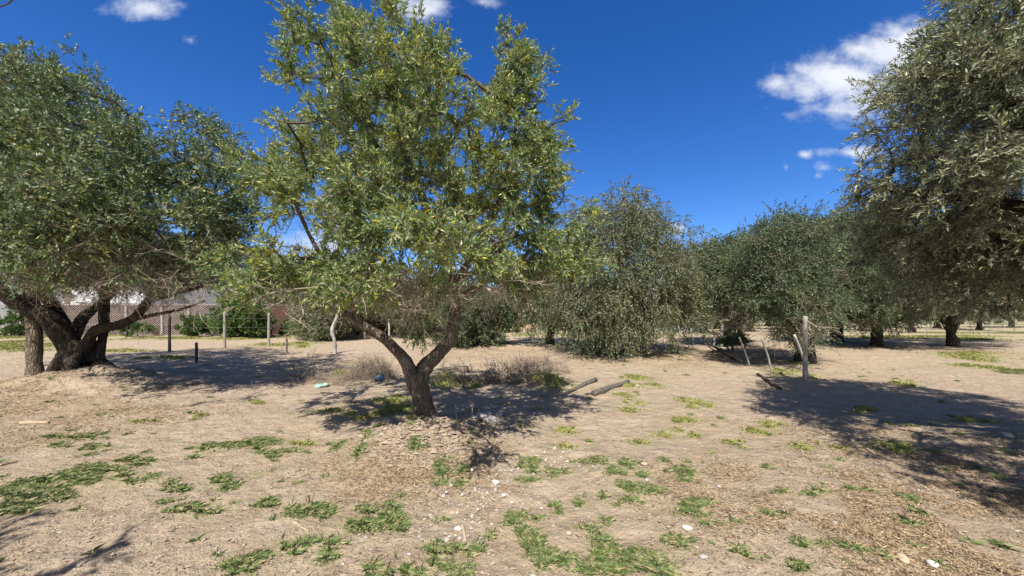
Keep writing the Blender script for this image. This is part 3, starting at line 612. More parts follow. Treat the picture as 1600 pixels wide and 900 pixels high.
# far belt of woods closing the view
rw = np.random.default_rng(77); nw = 5200
ang_ = rw.uniform(-62, 68, nw); dw = rw.uniform(105, 135, nw); xw = np.tan(np.radians(ang_))*dw; topw = 4.5+3.5*vnoise(xw, 0*xw, .06, 8)+2*vnoise(xw, 0*xw, .2, 9)
bw = np.stack([xw, dw, topw*rw.random(nw)**.7], 1); dd_ = rw.normal(size=(nw, 3))*[.7, .7, .6]+[0, 0, .4]; dd_ /= np.linalg.norm(dd_, axis=1, keepdims=True)
V, Q_ = leaves(bw, dd_, rw.uniform(1.0, 2.0, nw), 12, .85, .42, rw, .2)
tag(mesh('far_woods', V, Q_, LEAF_D), 'dark belt of far woods closing the view along the horizon', 'woods', kind='stuff')
# ------------------------------------------------------------------ buildings and wall
def part(name, boxes, mat, parent, loc):
    V, Fc = merge(boxes); return mesh(name, V, Fc, mat, parent, loc)
def corr(name, c, sc=3.0, ax=0):
    m = M(name, .5, .4); v = m.pos(); w = m.node('ShaderNodeTexWave', {'Vector': v, 'Scale': sc, 'Distortion': 0.}, bands_direction='XYZ'[ax]).outputs['Fac']
    n = m.noise(v, .8, 4); m.col(m.mix(m.ramp(n, .3, .7), c, tuple(x*.86 for x in c))); m.bump(w, .6, .05); return m.m
SHED = corr('pale_cladding', (.48, .485, .50), 5, 1); BLUE = simple('blue_trim', (.05, .10, .22), (.07, .13, .27), 3, .5)
# big shed: its long side runs from (-48,36) to (-38.8,62)
a, b = np.array([-50., 30.]), np.array([-38.6, 62.]); t = (b-a)/np.linalg.norm(b-a); nrm = np.array([-t[1], t[0]]); HB = 12.
if nrm[0] > 0: nrm = -nrm
WD = 26.
def shedpt(s, w, z): q = a+t*s+nrm*w; return [q[0], q[1], z]
Ls = np.linalg.norm(b-a)
sroot = empty('warehouse', shedpt(Ls/2, WD/2, 0), 'long pale grey metal warehouse with blue roof edge behind the left trees', 'warehouse'); sl = np.array(shedpt(Ls/2, WD/2, 0))
V = np.array([shedpt(0,0,-.3),shedpt(Ls,0,-.3),shedpt(Ls,WD,-.3),shedpt(0,WD,-.3),shedpt(0,0,HB),shedpt(Ls,0,HB),shedpt(Ls,WD,HB),shedpt(0,WD,HB),shedpt(0,WD/2,HB+2.4),shedpt(Ls,WD/2,HB+2.4)])
mesh('wall', V, [np.array([[0,1,5,4],[1,2,6,5],[2,3,7,6],[3,0,4,7]]), np.array([[4,8,7],[5,6,9]])], SHED, sroot, sl)
V = np.array([shedpt(-.4,-.4,HB+.05),shedpt(Ls+.4,-.4,HB+.05),shedpt(Ls+.4,WD/2,HB+2.55),shedpt(-.4,WD/2,HB+2.55),shedpt(Ls+.4,WD+.4,HB+.05),shedpt(-.4,WD+.4,HB+.05)])
mesh('roof', V, np.array([[0,1,2,3],[3,2,4,5]]), SHED, sroot, sl)
ang = math.atan2(t[1], t[0])
part('fascia', [box(shedpt(Ls/2,-.45,HB-.1), (Ls+.9,.12,.45), ang)], BLUE, sroot, sl)
for k_ in range(4):
    c_ = shedpt(4+k_*8.5, -.06, 8.6); part('window', [box(c_, (3.2,.1,1.0), ang)], simple('shed_glass', (.10,.13,.16), (.16,.2,.24), 2, .2, 0), sroot, sl)
WHITE = simple('white_render', (.52,.52,.52), (.64,.64,.63), 2, .8, .2); ROOF = simple('grey_roof', (.35,.33,.31), (.48,.45,.42), 6, .8, .3)
GLASS = simple('dark_window', (.05,.06,.07), (.09,.10,.12), 3, .2, 0)
def house(label, c, w, d, h, rh, rot, wm_, rm, wins, name='house', chim=False):
    ca, sa = math.cos(rot), math.sin(rot); R2 = lambda x, y, z: [c[0]+x*ca-y*sa, c[1]+x*sa+y*ca, z]
    ro = empty(name, (c[0], c[1], 0), label, 'house'); lc = np.array([c[0], c[1], 0.])
    V = np.array([R2(x,y,z) for z in (-.3,h) for (x,y) in ((-w/2,-d/2),(w/2,-d/2),(w/2,d/2),(-w/2,d/2))]+[R2(-w/2,0,h+rh),R2(w/2,0,h+rh)])
    mesh('wall', V, [np.array([[0,1,5,4],[1,2,6,5],[2,3,7,6],[3,0,4,7]]), np.array([[4,8,7],[5,6,9]])], wm_, ro, lc)
    e = .35; sl_ = rh/(d/2); z0 = h-e*sl_+.04
    V = np.array([R2(-w/2-e,-d/2-e,z0),R2(w/2+e,-d/2-e,z0),R2(w/2+e,0,h+rh+.04),R2(-w/2-e,0,h+rh+.04),R2(w/2+e,d/2+e,z0),R2(-w/2-e,d/2+e,z0)])
    V = np.vstack([V, V+[0,0,.14]]); Fq = np.array([[0,3,2,1],[3,5,4,2],[6,7,8,9],[9,8,10,11],[0,1,7,6],[5,11,10,4],[1,2,8,7],[2,4,10,8],[0,6,9,3],[3,9,11,5]])
    mesh('roof', V, Fq, rm, ro, lc)
    for (x, z, ww, wh) in wins:
        wv = part('window', [box(R2(x,-d/2-.02,z), (ww,.06,wh), rot)], GLASS, ro, lc)
        part('frame', [box(R2(x+dx,-d/2-.05,z+dz), (sw,.1,sh), rot) for dx,dz,sw,sh in ((0,wh/2,ww+.12,.08),(0,-wh/2,ww+.12,.08),(-ww/2,0,.07,wh-.09),(ww/2,0,.07,wh-.09),(0,0,.05,wh-.09))], WHITE, wv, (0,0,0)).parent = wv
    return ro
D = 36.
house('low white house with pale roof seen behind the left tree branches', (P(10,0,D)[0]-2, D+4), 9, 8, 4.2, 2.4, -.5, WHITE, simple('pale_roof', (.55,.50,.44), (.68,.62,.55), 4), [(-2,2.2,1.2,1.1),(2,2.2,1.2,1.1)])
D = 34.
house('small white gabled outbuilding peeking above the brick wall', (P(122,0,D)[0], D+2.5), 4.2, 3.2, 2.9, 1.3, 1.05, WHITE, WHITE, [(0,1.8,.8,.8)], name='outbuilding')
D = 44.
house('small tan brick house with dark veranda beyond the centre olive', (P(800,0,D)[0], D+3), 6.2, 6, 3.2, 1.6, .1, simple('tan_brick', (.55,.36,.25), (.66,.45,.33), 5), simple('tan_roof', (.48,.35,.26), (.58,.44,.34), 4), [(-1.6,1.3,1.3,1.2),(1.4,1.3,1.3,1.2)])
D = 34.
house('pale building glimpsed through the right side of the weeping olive', (P(1040,0,D)[0], D+3), 7, 5, 3.0, 1.2, 0., WHITE, ROOF, [(-1.5,1.6,1.2,1.1),(1.5,1.6,1.2,1.1)])
# brick wall
def brickmat():
    m = M('red_brown_brick', .9, .15); v = m.pos()
    sw = m.node('ShaderNodeSeparateXYZ', {0: v}); cv = m.node('ShaderNodeCombineXYZ', {0: sw.outputs[0], 1: sw.outputs[2]})
    bk = m.node('ShaderNodeTexBrick', {'Vector': cv.outputs[0], 'Scale': 2.2, 'Color1': (.12,.055,.045,1), 'Color2': (.08,.04,.035,1), 'Mortar': (.16,.12,.105,1), 'Mortar Size': .012})
    m.col(m.mix(m.ramp(m.noise(v, 1.5, 4), .4, .7, 0, .5), bk.outputs['Color'], (.09,.06,.055))); m.bump(bk.outputs['Fac'], -.4, .02); return m.m
DW = 31.
x0, x1 = P(62,0,DW)[0], P(640,0,DW)[0]
wr = empty('brick_wall', ((x0+x1)/2, DW, 0), 'dark red-brown brick boundary wall running behind the lattice fence', 'wall'); wl_ = np.array([(x0+x1)/2, DW, 0.])
part('wall', [box(((x0+x1)/2, DW, 1.15), (x1-x0, .25, 2.5))], brickmat(), wr, wl_)
part('coping', [box(((x0+x1)/2, DW, 2.43), (x1-x0+.1, .34, .08))], simple('coping', (.20,.12,.10), (.27,.17,.14), 3), wr, wl_)
# lattice fence in front (diagonal slats woven in a wire mesh)
DL = 29.5; x0, x1 = P(-140,0,DL)[0], P(420,0,DL)[0]
fr = empty('lattice_fence', ((x0+x1)/2, DL, 0), 'wire mesh fence of fine pale diagonal strips in front of the brick wall', 'fence'); fl = np.array([(x0+x1)/2, DL, 0.])
A_, B_ = [], []; hh = 2.35
for q in np.arange(x0-hh*1.25, x1, .21):
    s0 = max(q, x0); e0_ = min(q+hh*1.25, x1)
    if e0_ > s0: A_.append([s0, DL, .1+(s0-q)/1.25]); B_.append([e0_, DL, .1+(e0_-q)/1.25])
V1 = prisms(A_, B_, .021, .021, 4); A2, B2 = [], []
for z in (.12, .9, 1.7, 2.44): A2.append([x0, DL+.03, z]); B2.append([x1, DL+.03, z])
V2 = prisms(A2, B2, .012, .012, 4)
V, Fc = merge([V1, V2]); mesh('mesh_panel', V, Fc, simple('galvanised_strip', (.48,.47,.45), (.6,.59,.56), 4), fr, fl)
for px in (-120, -60, 33, 97, 197, 253, 295, 332, 400):
    x = P(px, 0, DL-.1)[0]; V, Q_, T_ = tube([[x,DL-.12,-.3],[x+.02,DL-.12,1.0],[x,DL-.12,2.3 if px not in (206,) else 1.2]], [.075,.07,.06], 8, .1, px+200, 3); mesh('post', V, [Q_, T_], POST_W, fr, fl)

# weeds and shrubs along the foot of the wall
def shrub(label, px, py, D, w, h, seed, mat=LEAF_I, n=26, name='shrub', group=None):
    x = P(px, py, D)[0]; hz = h
    return tree(label, (x, D), D, [wl([(x,D,.0,.04),(x,D,h*.3,.03),(x+.05,D,h*.6,.015)], D)], None, 1, n, 4, 7, 8, .0048*D, .0024*D, mat, BARK_F, seed, name=name, cat='shrub', wb=[(x,D,h*.5,w/2,w/2,h/2)], spread=.10, spL=.2, flare=0, r0=.003, k=6, seg=.2, group=group)
shrub('leafy green shrub at the wall foot left of the ivy bush', 305, 515, 28, 1.6, 1.6, 301, n=30)
shrub('low green weed clump under the lattice fence by the big olive', 215, 515, 28.4, 1.5, 1.1, 302, n=20)
shrub('climbing green shrub on the lattice fence at far left', 18, 510, 28.8, 2.6, 2.3, 303, n=40)
shrub('small bright green shrub between the fence posts near the brick wall', 458, 520, 30, 1.8, 1.2, 304, n=24)
shrub('low dark shrub at the foot of the leaning poles', 1145, 545, 16.5, 1.0, .9, 305, mat=LEAF_D, n=18)
shrub('rounded green shrub before the small brick house', 797, 520, 34, 1.8, 1.2, 306, n=20)
# ------------------------------------------------------------------ posts, poles, wires
def pole(name, label, cat, pts, rad, mat, seed, group=None, k=10, rough=.08, wire=None):
    pts = np.array(pts, float); b_ = pts[0].copy(); V, Q_, T_ = tube(pts, rad, k, rough, seed, 5)
    o = mesh(name, V, [Q_, T_], mat, None, b_, True); return tag(o, label, cat, group)
def upright(px, pyb, pyt, w, mat, label, seed, dx=0, name='fence_post', cat='fence post', bend=0, mid=None):
    g = GP(px, pyb); D = g[1]; top = P(px+dx, pyt, D); r_ = w/2/F*D
    m1 = g*.5+top*.5+[bend, 0, 0]
    return pole(name, label, cat, [g-[0,0,.2], g+(m1-g)*.5, m1, top], [r_*1.05, r_*1.02, r_, r_*.95], mat, seed)
upright(265,550,487,3.8,POST_D,'dark thin fence post nearest the big left olive',401)
upright(351,545,487,3.8,POST,'grey fence post in front of the ivy bush',402)
upright(420,542,489,3.8,POST,'light grey fence post right of the ivy bush',403)
upright(478,533,489,3.2,POST_W,'slim pale fence post left of the crooked white one',404)
upright(307,567,535,4,POST_D,'short dark stake at the edge of the left shadow',405,name='stake',cat='stake')
upright(448,554,529,3,POST,'short thin grey stake between two fence posts',406,name='stake',cat='stake')
upright(608,531,495,3,POST_W,'thin pale post seen above the left limb of the centre olive',407)
upright(570,531,512,3.4,POST_W,'short pale post in the grass beyond the left limb',408)
upright(638,531,507,3,POST_W,'thin pale post seen inside the fork of the centre olive',409)
g = GP(524,553); D = g[1]
pole('crooked_post','crooked knotty white post with a forked top','fence post',[g-[0,0,.2],P(523,535,D),P(519,520,D),P(521,508,D),P(526,497,D),P(527,487,D)],[.08,.075,.078,.066,.06,.055],POST_W,410,rough=.25)
upright(1258,597,494,6.2,POST,'tall upright grey post in front of the thick leafy trunk',411)
g = GP(1266,590); D = g[1]
pole('leaning_pole','stout pale pole leaning left against the tall upright post','pole',[g-[0,0,.1],P(1254,556,D),P(1241,523,D-.1)],[.028,.028,.029],POST_W,412)
g = GP(1207,583); D = g[1]
pole('leaning_pole','pale pole leaning left beside the tall post, middle of three','pole',[g-[0,0,.1],P(1200,557,D),P(1190,529,D-.1)],[.024,.024,.025],POST,413)
g = GP(1173,574); D = g[1]
pole('leaning_pole','thin dark-stained pole leaning left near the bushy tree','pole',[g-[0,0,.1],P(1165,552,D),P(1155,527,D-.1)],[.023,.023,.023],POST,414)
upright(1128,543,502,5,POST_W,'weathered pale upright post at the bushy tree with dead branches',415)
g = GP(1141,549); D = g[1]
pole('leaning_pole','thin dark pole slanting down across the pale upright post','pole',[g-[0,0,.05],P(1128,533,D),P(1113,516,D)],[.03,.03,.028],POST_D,416)
upright(1116,541,524,3,POST,'thin short stake left of the weathered upright post',417,name='stake',cat='stake')
def lying(name, label, cat, p0, p1, r0_, r1_, mat, seed, rough=.1, lift=0, k=12):
    a_ = GP(*p0); b_ = GP(*p1); a_[2] += r0_*.8+fine(a_[0:1], a_[1:2])[0]; b_[2] += r1_*.8+lift+fine(b_[0:1], b_[1:2])[0]
    m_ = (a_+b_)/2; m_[2] = max(m_[2], h0(m_[0], m_[1])+min(r0_, r1_)*.7)
    return pole(name, label, cat, [a_, a_*.66+b_*.34+[0,.01,.0], m_, b_], [r0_, r0_*.97, (r0_+r1_)/2, r1_], mat, seed, k=k, rough=rough)
lying('log','dark grey log with split end lying on the bare ground, right one','log',(928,620),(982,603),.062,.042,LOG,421,.3,k=16)
lying('log','weathered grey log lying beside the brush pile, left one','log',(886,616),(930,600),.038,.052,LOG,422,.3,k=16)
lying('fallen_pole','dark pole lying on the ground left of the leaning poles','pole',(1219,610),(1184,588),.045,.035,POST_D,423)
lying('fallen_pole','pale broken pole lying near the foot of the poles','pole',(1158,567),(1146,560),.05,.05,POST_W,424)
lying('fallen_pole','dark fallen rail in the shade behind the poles','pole',(1144,562),(1106,541),.06,.05,POST_D,425,lift=.15)
lying('fallen_pole','grey fallen rail lying past the end of the dark one','pole',(1128,548),(1108,540),.05,.04,POST,426)
# wires of the broken fence lying on the sand
def wire(label, pxs, seed, rad=.006):
    pts = []
    for (px, py) in pxs: g_ = GP(px, py); g_[2] += .03; pts.append(g_)
    V, Q_, T_ = tube(pts, [rad]*len(pts), 5, .0, seed, 6); o = mesh('wire', V, [Q_, T_], WIRE, None, pts[0]); return tag(o, label, 'wire')
wire('thin loose wire lying from the middle leaning pole to the tall post', [(1180,581),(1205,585),(1230,590),(1262,596)], 431)
wire('thin loose wire curling toward the weathered upright post', [(1130,558),(1150,566),(1175,574),(1205,583)], 432)
# strung wires of the left fence
def strand(label, ps, seed):
    pts = [P(*p) for p in ps]; V, Q_, T_ = tube(pts, [.006]*len(pts), 4, 0, seed, 4); return tag(mesh('wire', V, [Q_, T_], WIRE, None, pts[0]), label, 'wire')
for i, z in enumerate((498, 512)):
    ps = []
    for (px, yb) in ((265,550),(351,545),(420,542),(478,533),(523,553)): ps.append((px, HY+(z-HY)*1.0, CAMZ*F/(yb-HY)))
    strand(('upper' if i == 0 else 'lower')+' thin wire strung between the left fence posts', ps, 440+i)
# overhead cable in the top left corner
pts = np.array([[-28, 22, 16.6], [-14.5, 11, 10.4], [-13.2, 10, 9.85], [-9, 6, 8.6]]); pts[1] = P(4,9,11.); pts[2] = P(22,-2,10.6); pts[0] = P(-60,30,13); pts[3] = P(90,-52,9.5)
V, Q_, T_ = tube(pts, [.02]*4, 6, 0, 3, 6); tag(mesh('overhead_cable', V, [Q_, T_], POST_D, None, pts[0]), 'black overhead cable crossing the top left corner of the sky', 'cable')
# far posts on the right
for i, (px, yb, yt) in enumerate([(1402,526,513),(1448,524,512),(1522,526,514),(1531,530,518),(1546,524,514)]):
    tag(upright(px, yb, yt, 1.3, POST, 'x', 450+i), 'thin pale post far off in the dry grass at the right', 'fence post', 'thin pale posts far off at the right')
# dark stump by the evergreen
g = GP(768, 541)
V, Q_, T_ = tube([g-[0.1,0,.1], g+[0,0,.12], g+[.12,0,.30], g+[.22,0,.36]], [.34,.36,.30,.16], 16, .3, 77, 6)
tag(mesh('tree_stump', V, [Q_, T_], POST_D, None, g, True), 'rounded dark stump at the right foot of the dark evergreen', 'stump')

# ------------------------------------------------------------------ brush piles
def brush(label, px, py, wx, wy, h, n, seed, L=.6, rad=.006, up=.2):
    r = np.random.default_rng(seed); g_ = GP(px, py); a_ = r.random(n)*6.283; q = np.sqrt(r.random(n))
    x = g_[0]+np.cos(a_)*q*wx; y = g_[1]+np.sin(a_)*q*wy; hz = h*(1-q**2)*(r.random(n)**.6)
    p = np.stack([x, y, H(x, y)+hz+.02], 1); V, Q_ = deadtwigs(p, r, L, -up, rad, 5)
    ok = V[:, 2] < H(V[:, 0], V[:, 1])+.0; V[ok, 2] = H(V[ok, 0], V[ok, 1])+.01
    return tag(mesh('brush_pile', V, Q_, BRUSH, None, g_), label, 'brush pile')
brush('tangled heap of dry grey branches left of the centre olive', 578, 588, .62, .5, .42, 230, 501, .45, .006, .15)
brush('low spill of dry twigs around the edge of the left branch heap', 530, 596, .95, .4, .10, 90, 502, .4, .005, .05)
brush('thin arching dead branches lying in the left shadow', 482, 590, .35, .3, .15, 16, 503, 1.0, .010, .7)
brush('heap of dry branches and weeds right of the centre olive', 812, 596, .75, .6, .30, 170, 504, .42, .006, .3)
brush('scatter of dark twigs between the olive trunk and the right heap', 735, 598, .7, .35, .10, 60, 505, .5, .008, .4)
brush('dry weed stalks standing at the back of the right branch heap', 845, 585, .8, .5, .22, 100, 506, .4, .0045, .8)

# litter: plastic, bag, rocks
g = GP(502, 602); r = np.random.default_rng(4); k_ = 18; a_ = np.arange(k_)*6.283/k_
rg = lambda s, z: np.stack([g[0]+np.cos(a_)*.135*s*(1+.12*np.sin(3*a_)), g[1]+np.sin(a_)*.22*s, np.full(k_, g[2]+z)+.012*np.sin(5*a_)], 1)
V = np.vstack([rg(.75,.0), rg(1,.05), rg(.92,.055), rg(.6,.035), [[g[0], g[1], g[2]+.03]]]); i = np.arange(k_); j = (i+1) % k_
Q = np.concatenate([np.stack([i+q*k_, j+q*k_, j+(q+1)*k_, i+(q+1)*k_], 1) for q in range(3)]); T_ = np.stack([i+3*k_, j+3*k_, np.full(k_, 4*k_)], 1)
tag(mesh('plastic_tray', V, [Q, T_], simple('mint_plastic', (.36,.60,.46), (.44,.68,.54), 6, .4, .1), None, g, True), 'pale mint green plastic piece lying before the left branch heap', 'plastic litter')
def rock(name, label, cat, p, s, mat, seed, group=None, crumple=.25, n=2, sink=.3):
    r = np.random.default_rng(seed)
    me = bpy.data.meshes.new(name); import bmesh
    bm = bmesh.new(); bmesh.ops.create_icosphere(bm, subdivisions=n, radius=1)
    A_ = r.normal(size=(6, 3)); ph = r.random(6)*6
    for v in bm.verts:
        c = np.array(v.co); f = 1+crumple*sum(math.sin(float(A_[q]@c)*1.6+ph[q]) for q in range(6))/3
        v.co = Vector([c[0]*f*s[0], c[1]*f*s[1], c[2]*f*s[2]])
    bm.to_mesh(me); bm.free(); me.materials.append(mat)
    for pl in me.polygons: pl.use_smooth = True
    o = bpy.data.objects.new(name, me); COL.objects.link(o); z = float(HF(np.array([p[0]]), np.array([p[1]]))[0])
    o.location = (float(p[0]), float(p[1]), z+s[2]*(1-sink*1.6)); o.rotation_euler = (r.normal()*.15, r.normal()*.15, r.random()*6.28)
    return tag(o, label, cat, group)
g = GP(600, 590); rock('rubbish_bag', 'crumpled dark blue bag caught in the left branch heap', 'bag', (g[0], g[1]-.3), (.12,.10,.09), simple('blue_bag', (.03,.05,.09), (.10,.15,.22), 12, .35, .8), 9, crumple=.45, n=3)
for (px, py, s, lb, sd) in [(769,664,.12,'largest white rock of the small heap in the centre shadow',1),(751,660,.10,'flat white rock at the left of the small heap',2),(764,652,.07,'small grey-white rock behind the largest one in the heap',3),(780,652,.08,'grey-white rock at the back right of the small heap',4),(757,640,.06,'lone pale stone in shade just behind the small heap',5),(741,660,.06,'bluish white stone touching the dry stalks',6)]:
    g = G0(px, py); rock('rock', lb, 'rock', g, (s*.85, s*.7, s*.55), STONE_W, 600+sd, n=3, crumple=.35)
# standing stalks
for (px, pt, dx, lb, sd) in [(737,637,1,'straight pale dry stalk, left of the two by the rocks',1),(743,639,5,'slanting pale dry stalk nearer the white rocks',2),(714,632,-2,'short thin dead stalk right of the trunk base',3)]:
    g = GP(px, 668); D = g[1]; pole('dry_stalk', lb, 'stalk', [g, P(px+dx*.5, (668+pt)/2, D), P(px+dx, pt, D)], [.008,.007,.006], POST_W, 620+sd, k=5)
for (px, py, w, lb, sd, mt) in [(832,888,.028,'round white stone at the bottom edge of the picture',1,STONE_W),(1099,871,.03,'oval white stone right of the bottom grass clumps',2,STONE_W),(1074,829,.045,'large buried pale stone above the oval white one',3,STONE),
   (1007,731,.045,'tan stone in sand right of the pebble streak',4,STONE_T),(1011,751,.028,'white stone just below the tan stone',5,STONE_W),(775,752,.055,'long white stone in the pebble streak',6,STONE),(698,838,.03,'white stone beside the curved wood chip',7,STONE_W),
   (888,831,.03,'pinkish tan stone among the grass patches',8,STONE_T),(1123,762,.022,'small white stone where the brown leaf litter starts',9,STONE_W),(1411,885,.045,'reddish tan stone at the bottom right',10,STONE_T),(1458,892,.04,'flat pale stone right of the reddish one',11,STONE),(1576,690,.07,'flat pale stone inside the right shadow',12,STONE),
   (1157,835,.02,'small white stone beneath a grass clump',13,STONE_W),(1305,827,.025,'whitish flat chip in the brown leaf litter',14,STONE_W),(640,867,.022,'small white stone left of the bottom grass',15,STONE_W),(572,841,.018,'tiny white stone between two grass clumps left of centre',16,STONE_W),
   (996,607,.05,'flat pale stone right of the dark log',17,STONE),(715,822,.03,'pale stone at the top of the curved wood chip',18,STONE)]:
    rock('stone', lb, 'stone', G0(px, py), (w*.85, w*.68, w*.42), mt, 640+sd, n=2)
r = np.random.default_rng(12)
for q in range(80):
    t_ = r.random(); px = 730+160*t_**.8+r.normal()*18; py = 742-38*t_+r.normal()*9
    if q > 48: px = 690+r.random()*110; py = 768+r.normal()*14
    if q > 66: px = 650+r.random()*120; py = 815+r.normal()*20
    s_ = .006+.014*r.random()**2
    rock('stone', 'small white stone in the pebble streak before the centre olive', 'stone', G0(px, py), (s_*1.2, s_, s_*.7), STONE_W if q % 3 else STONE, 700+q, n=1 if s_ < .016 else 2, group='small white stones in the pebble streak')
# wood chips and sticks on the sand
for (p0, p1, rd, lb, mt) in [((722,818),(728,838),.016,'curved tan wood chip on the pebbles',TAN_W),((458,820),(482,834),.010,'thin pale stick in the lower left grass',TAN_W),((480,800),(483,780),.006,'thin dark stick upright in the lower left grass area',POST_D),((625,720),(640,690),.007,'long thin dark twig below the centre olive mound',POST_D),
   ((0,725),(26,718),.012,'pale stick at the left edge of the sand',TAN_W),((32,663),(76,662),.03,'long pale wood piece in the leaf litter at left',TAN_W),((122,888),(138,878),.012,'grey wood chip in the bottom left shadow',POST),((895,634),(1010,641),.006,'long thin dark stick on bare sand below the logs',POST_D),((870,604),(935,598),.012,'thin branch end poking from the right heap',POST_D),((540,604),(620,604),.012,'long thin dark stick below the left branch heap',POST_D)]:
    lying('stick', lb, 'stick', p0, p1, rd, rd*.6, mt, int(p0[0]), .2, k=7)

# ------------------------------------------------------------------ ground cover (stuff)
def blades(name, lst, dens, hgt, wid, mat, seed, cap, lean=.5):
    r = np.random.default_rng(seed); Xs, Ys, Hs = [], [], []
    for p in lst:
        cx, cy = G0(p[0], p[1]); rx = 1.3*p[2]/F*cy; ry = 1.3*cy*p[3]/(p[1]-HY); n = int(min(cap, dens(cy)*rx*ry*3.14))
        a_ = r.random(n)*6.283; q = np.abs(r.normal(size=n))*.62; x = cx+np.cos(a_)*q*rx; y = cy+np.sin(a_)*q*ry
        m_ = vnoise(x, y, 3.4/max(1, cy*.12), 70)*.9+vnoise(x, y, 8/max(1, cy*.12), 71)+vnoise(x, y, 19/max(1, cy*.12), 72)*.7+r.random(n)*.25 > (q-.7)*.6+.12
        Xs.append(x[m_]); Ys.append(y[m_]); Hs.append(np.full(m_.sum(), hgt(p, cy))*(1.1-.55*q[m_]))
    x = np.concatenate(Xs); y = np.concatenate(Ys); h_ = np.concatenate(Hs)*(.5+.8*r.random(len(x))); n = len(x)
    z = HF(x, y); a_ = r.random(n)*6.283; w = wid*(1+.12*y)*(.6+.7*r.random(n))
    ln = h_*lean*(r.random(n)*1.6); b_ = a_+1.57
    base = np.stack([x, y, z-.004], 1); s_ = np.stack([np.cos(a_), np.sin(a_), 0*a_], 1)*w[:, None]/2
    md = base+np.stack([np.cos(b_)*ln*.35, np.sin(b_)*ln*.35, h_*.6], 1); tp = base+np.stack([np.cos(b_)*ln, np.sin(b_)*ln, h_*(1-.25*lean)], 1)
    V = np.stack([base-s_, base+s_, md+s_*.8, tp, md-s_*.8], 1).reshape(-1, 3)
    o = mesh(name, V, np.arange(n*5).reshape(n, 5), mat); tag(o, kind='stuff'); return o
o = blades('grass', [p for p in GPATCH if p[4] == 0], lambda d: 24000/(1+.25*(d-2.5)), lambda p, d: .044, .0028, GRASS, 81, 30000, .95)
o['kind'] = 'stuff'; tag(o, 'short green grass tufts scattered over the sandy foreground', 'grass')
rt = np.random.default_rng(19); TUFT = []
for q_ in range(260):
    py = HY+math.exp(rt.uniform(math.log(75), math.log(425))); px = rt.uniform(-40, 1640); D_ = CAMZ*F/(py-HY); s_ = rt.uniform(.02, .09)
    TUFT.append((px, py, s_/D_*F, s_*(py-HY)/D_, 3))
TUFT += [(p[0]+rt.normal()*p[2]*.8, p[1]+rt.normal()*p[3]*.8, p[2]*.45, p[3]*.45, 3) for p in GPATCH if p[4] == 0 for _ in range(2)]
o = blades('sparse_grass', TUFT, lambda d: 5000, lambda p, d: .04, .0032, GRASS, 85, 400, 1.2)
tag(o, 'tiny grass sprigs dotted thinly over the bare sand', 'grass')
o = blades('dry_grass', [p for p in GPATCH if p[4] == 1], lambda d: 5000/(d*d*.07+.5), lambda p, d: .035+.0045*min(d, 22), .006, GRASS_Y, 82, 5000, .9)
tag(o, 'yellow-green dry grass patches in the middle and far ground', 'grass')
o = blades('tall_grass', [p for p in GPATCH if p[4] == 2], lambda d: 420, lambda p, d: .17, .007, GRASS_Y, 83, 1600, .5)
tag(o, 'taller light green grass growing among the branch heaps', 'grass')
def flakes(name, n, L_, W_, mat, seed, w_at, lab, box_, thick=False, lift=.006):
    r = np.random.default_rng(seed); xs, ys = [], []; got = 0
    while got < n:
        py = HY+np.exp(r.uniform(math.log(box_[1]-HY), math.log(box_[3]-HY), n*2)); px = r.uniform(box_[0], box_[2], n*2)
        y = CAMZ*F/(py-HY); x = (px-800)/F*y; w = w_at(x, y)*np.clip(.08+2.6*(vnoise(x, y, 1.5, 91)*.6+vnoise(x, y, 4.2, 92)*.5+.18), .03, 1.2)
        ok = r.random(n*2) < w; xs.append(x[ok]); ys.append(y[ok]); got += ok.sum()
    x = np.concatenate(xs)[:n]; y = np.concatenate(ys)[:n]; z = HF(x, y)+lift*r.random(n); a_ = r.random(n)*6.283; sc = (.6+.9*r.random(n))*(1+.07*np.maximum(0, y-3))
    d = np.stack([np.cos(a_), np.sin(a_), r.normal(size=n)*.22], 1)*(L_*sc)[:, None]; s_ = np.stack([-np.sin(a_), np.cos(a_), r.normal(size=n)*.5], 1)*(W_*sc)[:, None]
    c = np.stack([x, y, z+.004], 1); V = np.stack([c-d/2, c+s_/2, c+d/2+[0, 0, .003], c-s_/2], 1).reshape(-1, 3)
    o = mesh(name, V, np.arange(n*4).reshape(n, 4), mat); return tag(o, lab, 'ground litter', kind='stuff')
flakes('leaf_litter', 80000, .034, .0052, LITTER, 91, lambda x, y: .03+ell(x, y, LPATCH, True)*.9, 'brown fallen olive leaves and straw scattered over the sand', (-60, 540, 1660, 925))
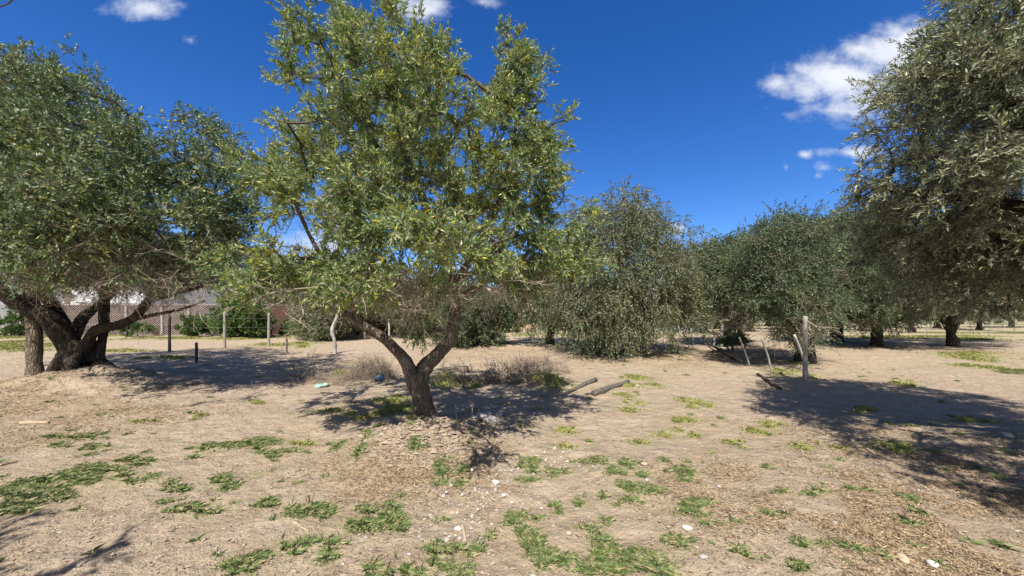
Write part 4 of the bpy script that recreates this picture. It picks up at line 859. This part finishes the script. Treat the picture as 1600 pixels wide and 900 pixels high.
def clods(name, n, s0, mat, seed, w_at, lab, box_, sx=1.0):
    r = np.random.default_rng(seed); xs, ys = [], []; got = 0
    while got < n:
        py = HY+np.exp(r.uniform(math.log(box_[1]-HY), math.log(box_[3]-HY), n*2)); px = r.uniform(box_[0], box_[2], n*2)
        y = CAMZ*F/(py-HY); x = (px-800)/F*y; ok = r.random(n*2) < w_at(x, y); xs.append(x[ok]); ys.append(y[ok]); got += ok.sum()
    x = np.concatenate(xs)[:n]; y = np.concatenate(ys)[:n]; z = HF(x, y); s_ = s0*(.4+1.5*r.random(n)**3)
    U = np.array([[1,0,0],[0,1,0],[-1,0,0],[0,-1,0],[0,0,1],[0,0,-1]], float); Fo = np.array([[0,1,4],[1,2,4],[2,3,4],[3,0,4],[1,0,5],[2,1,5],[3,2,5],[0,3,5]])
    R_ = (1+r.normal(size=(n, 6))*.25)[..., None]; a_ = r.random(n)*6.283; c_, sn = np.cos(a_), np.sin(a_)
    B_ = U[None]*R_+r.normal(size=(n, 6, 3))*.22; X_ = B_[..., 0]*c_[:, None]-B_[..., 1]*sn[:, None]; Y_ = B_[..., 0]*sn[:, None]+B_[..., 1]*c_[:, None]
    V = np.stack([X_*1.2, Y_, B_[..., 2]*.6], -1)*s_[:, None, None]+np.stack([x, y, z+s_*.2], 1)[:, None]
    o = mesh(name, V.reshape(-1, 3), (Fo[None]+np.arange(n)[:, None, None]*6).reshape(-1, 3), mat); return tag(o, lab, 'ground litter', kind='stuff')
clods('soil_crumbs', 26000, .008, CLOD, 92, lambda x, y: np.clip(.25+ell(x, y, [(668,690,90,26,1.),(125,612,90,12,1.)], True), 0, 1), 'crumbs of dry soil over the bare ground', (-60, 560, 1660, 925))
mm = MOUNDS[0]
clods('mound_crumbs', 4200, .018, CLOD, 94, lambda x, y: np.exp(-((x-mm[0])**2+(y-mm[1])**2)*1.9), 'broken dry clods heaped on the mound at the centre olive base', (560, 620, 780, 740))
clods('fine_pebbles', 2200, .007, STONE_W, 93, lambda x, y: np.clip(.01+ell(x, y, [(810,725,110,16,1.),(750,772,90,22,.8),(700,820,60,24,.5),(1150,590,60,8,.6)], True), 0, 1), 'fine whitish gravel between the stones of the pebble streak', (-60, 560, 1660, 925))
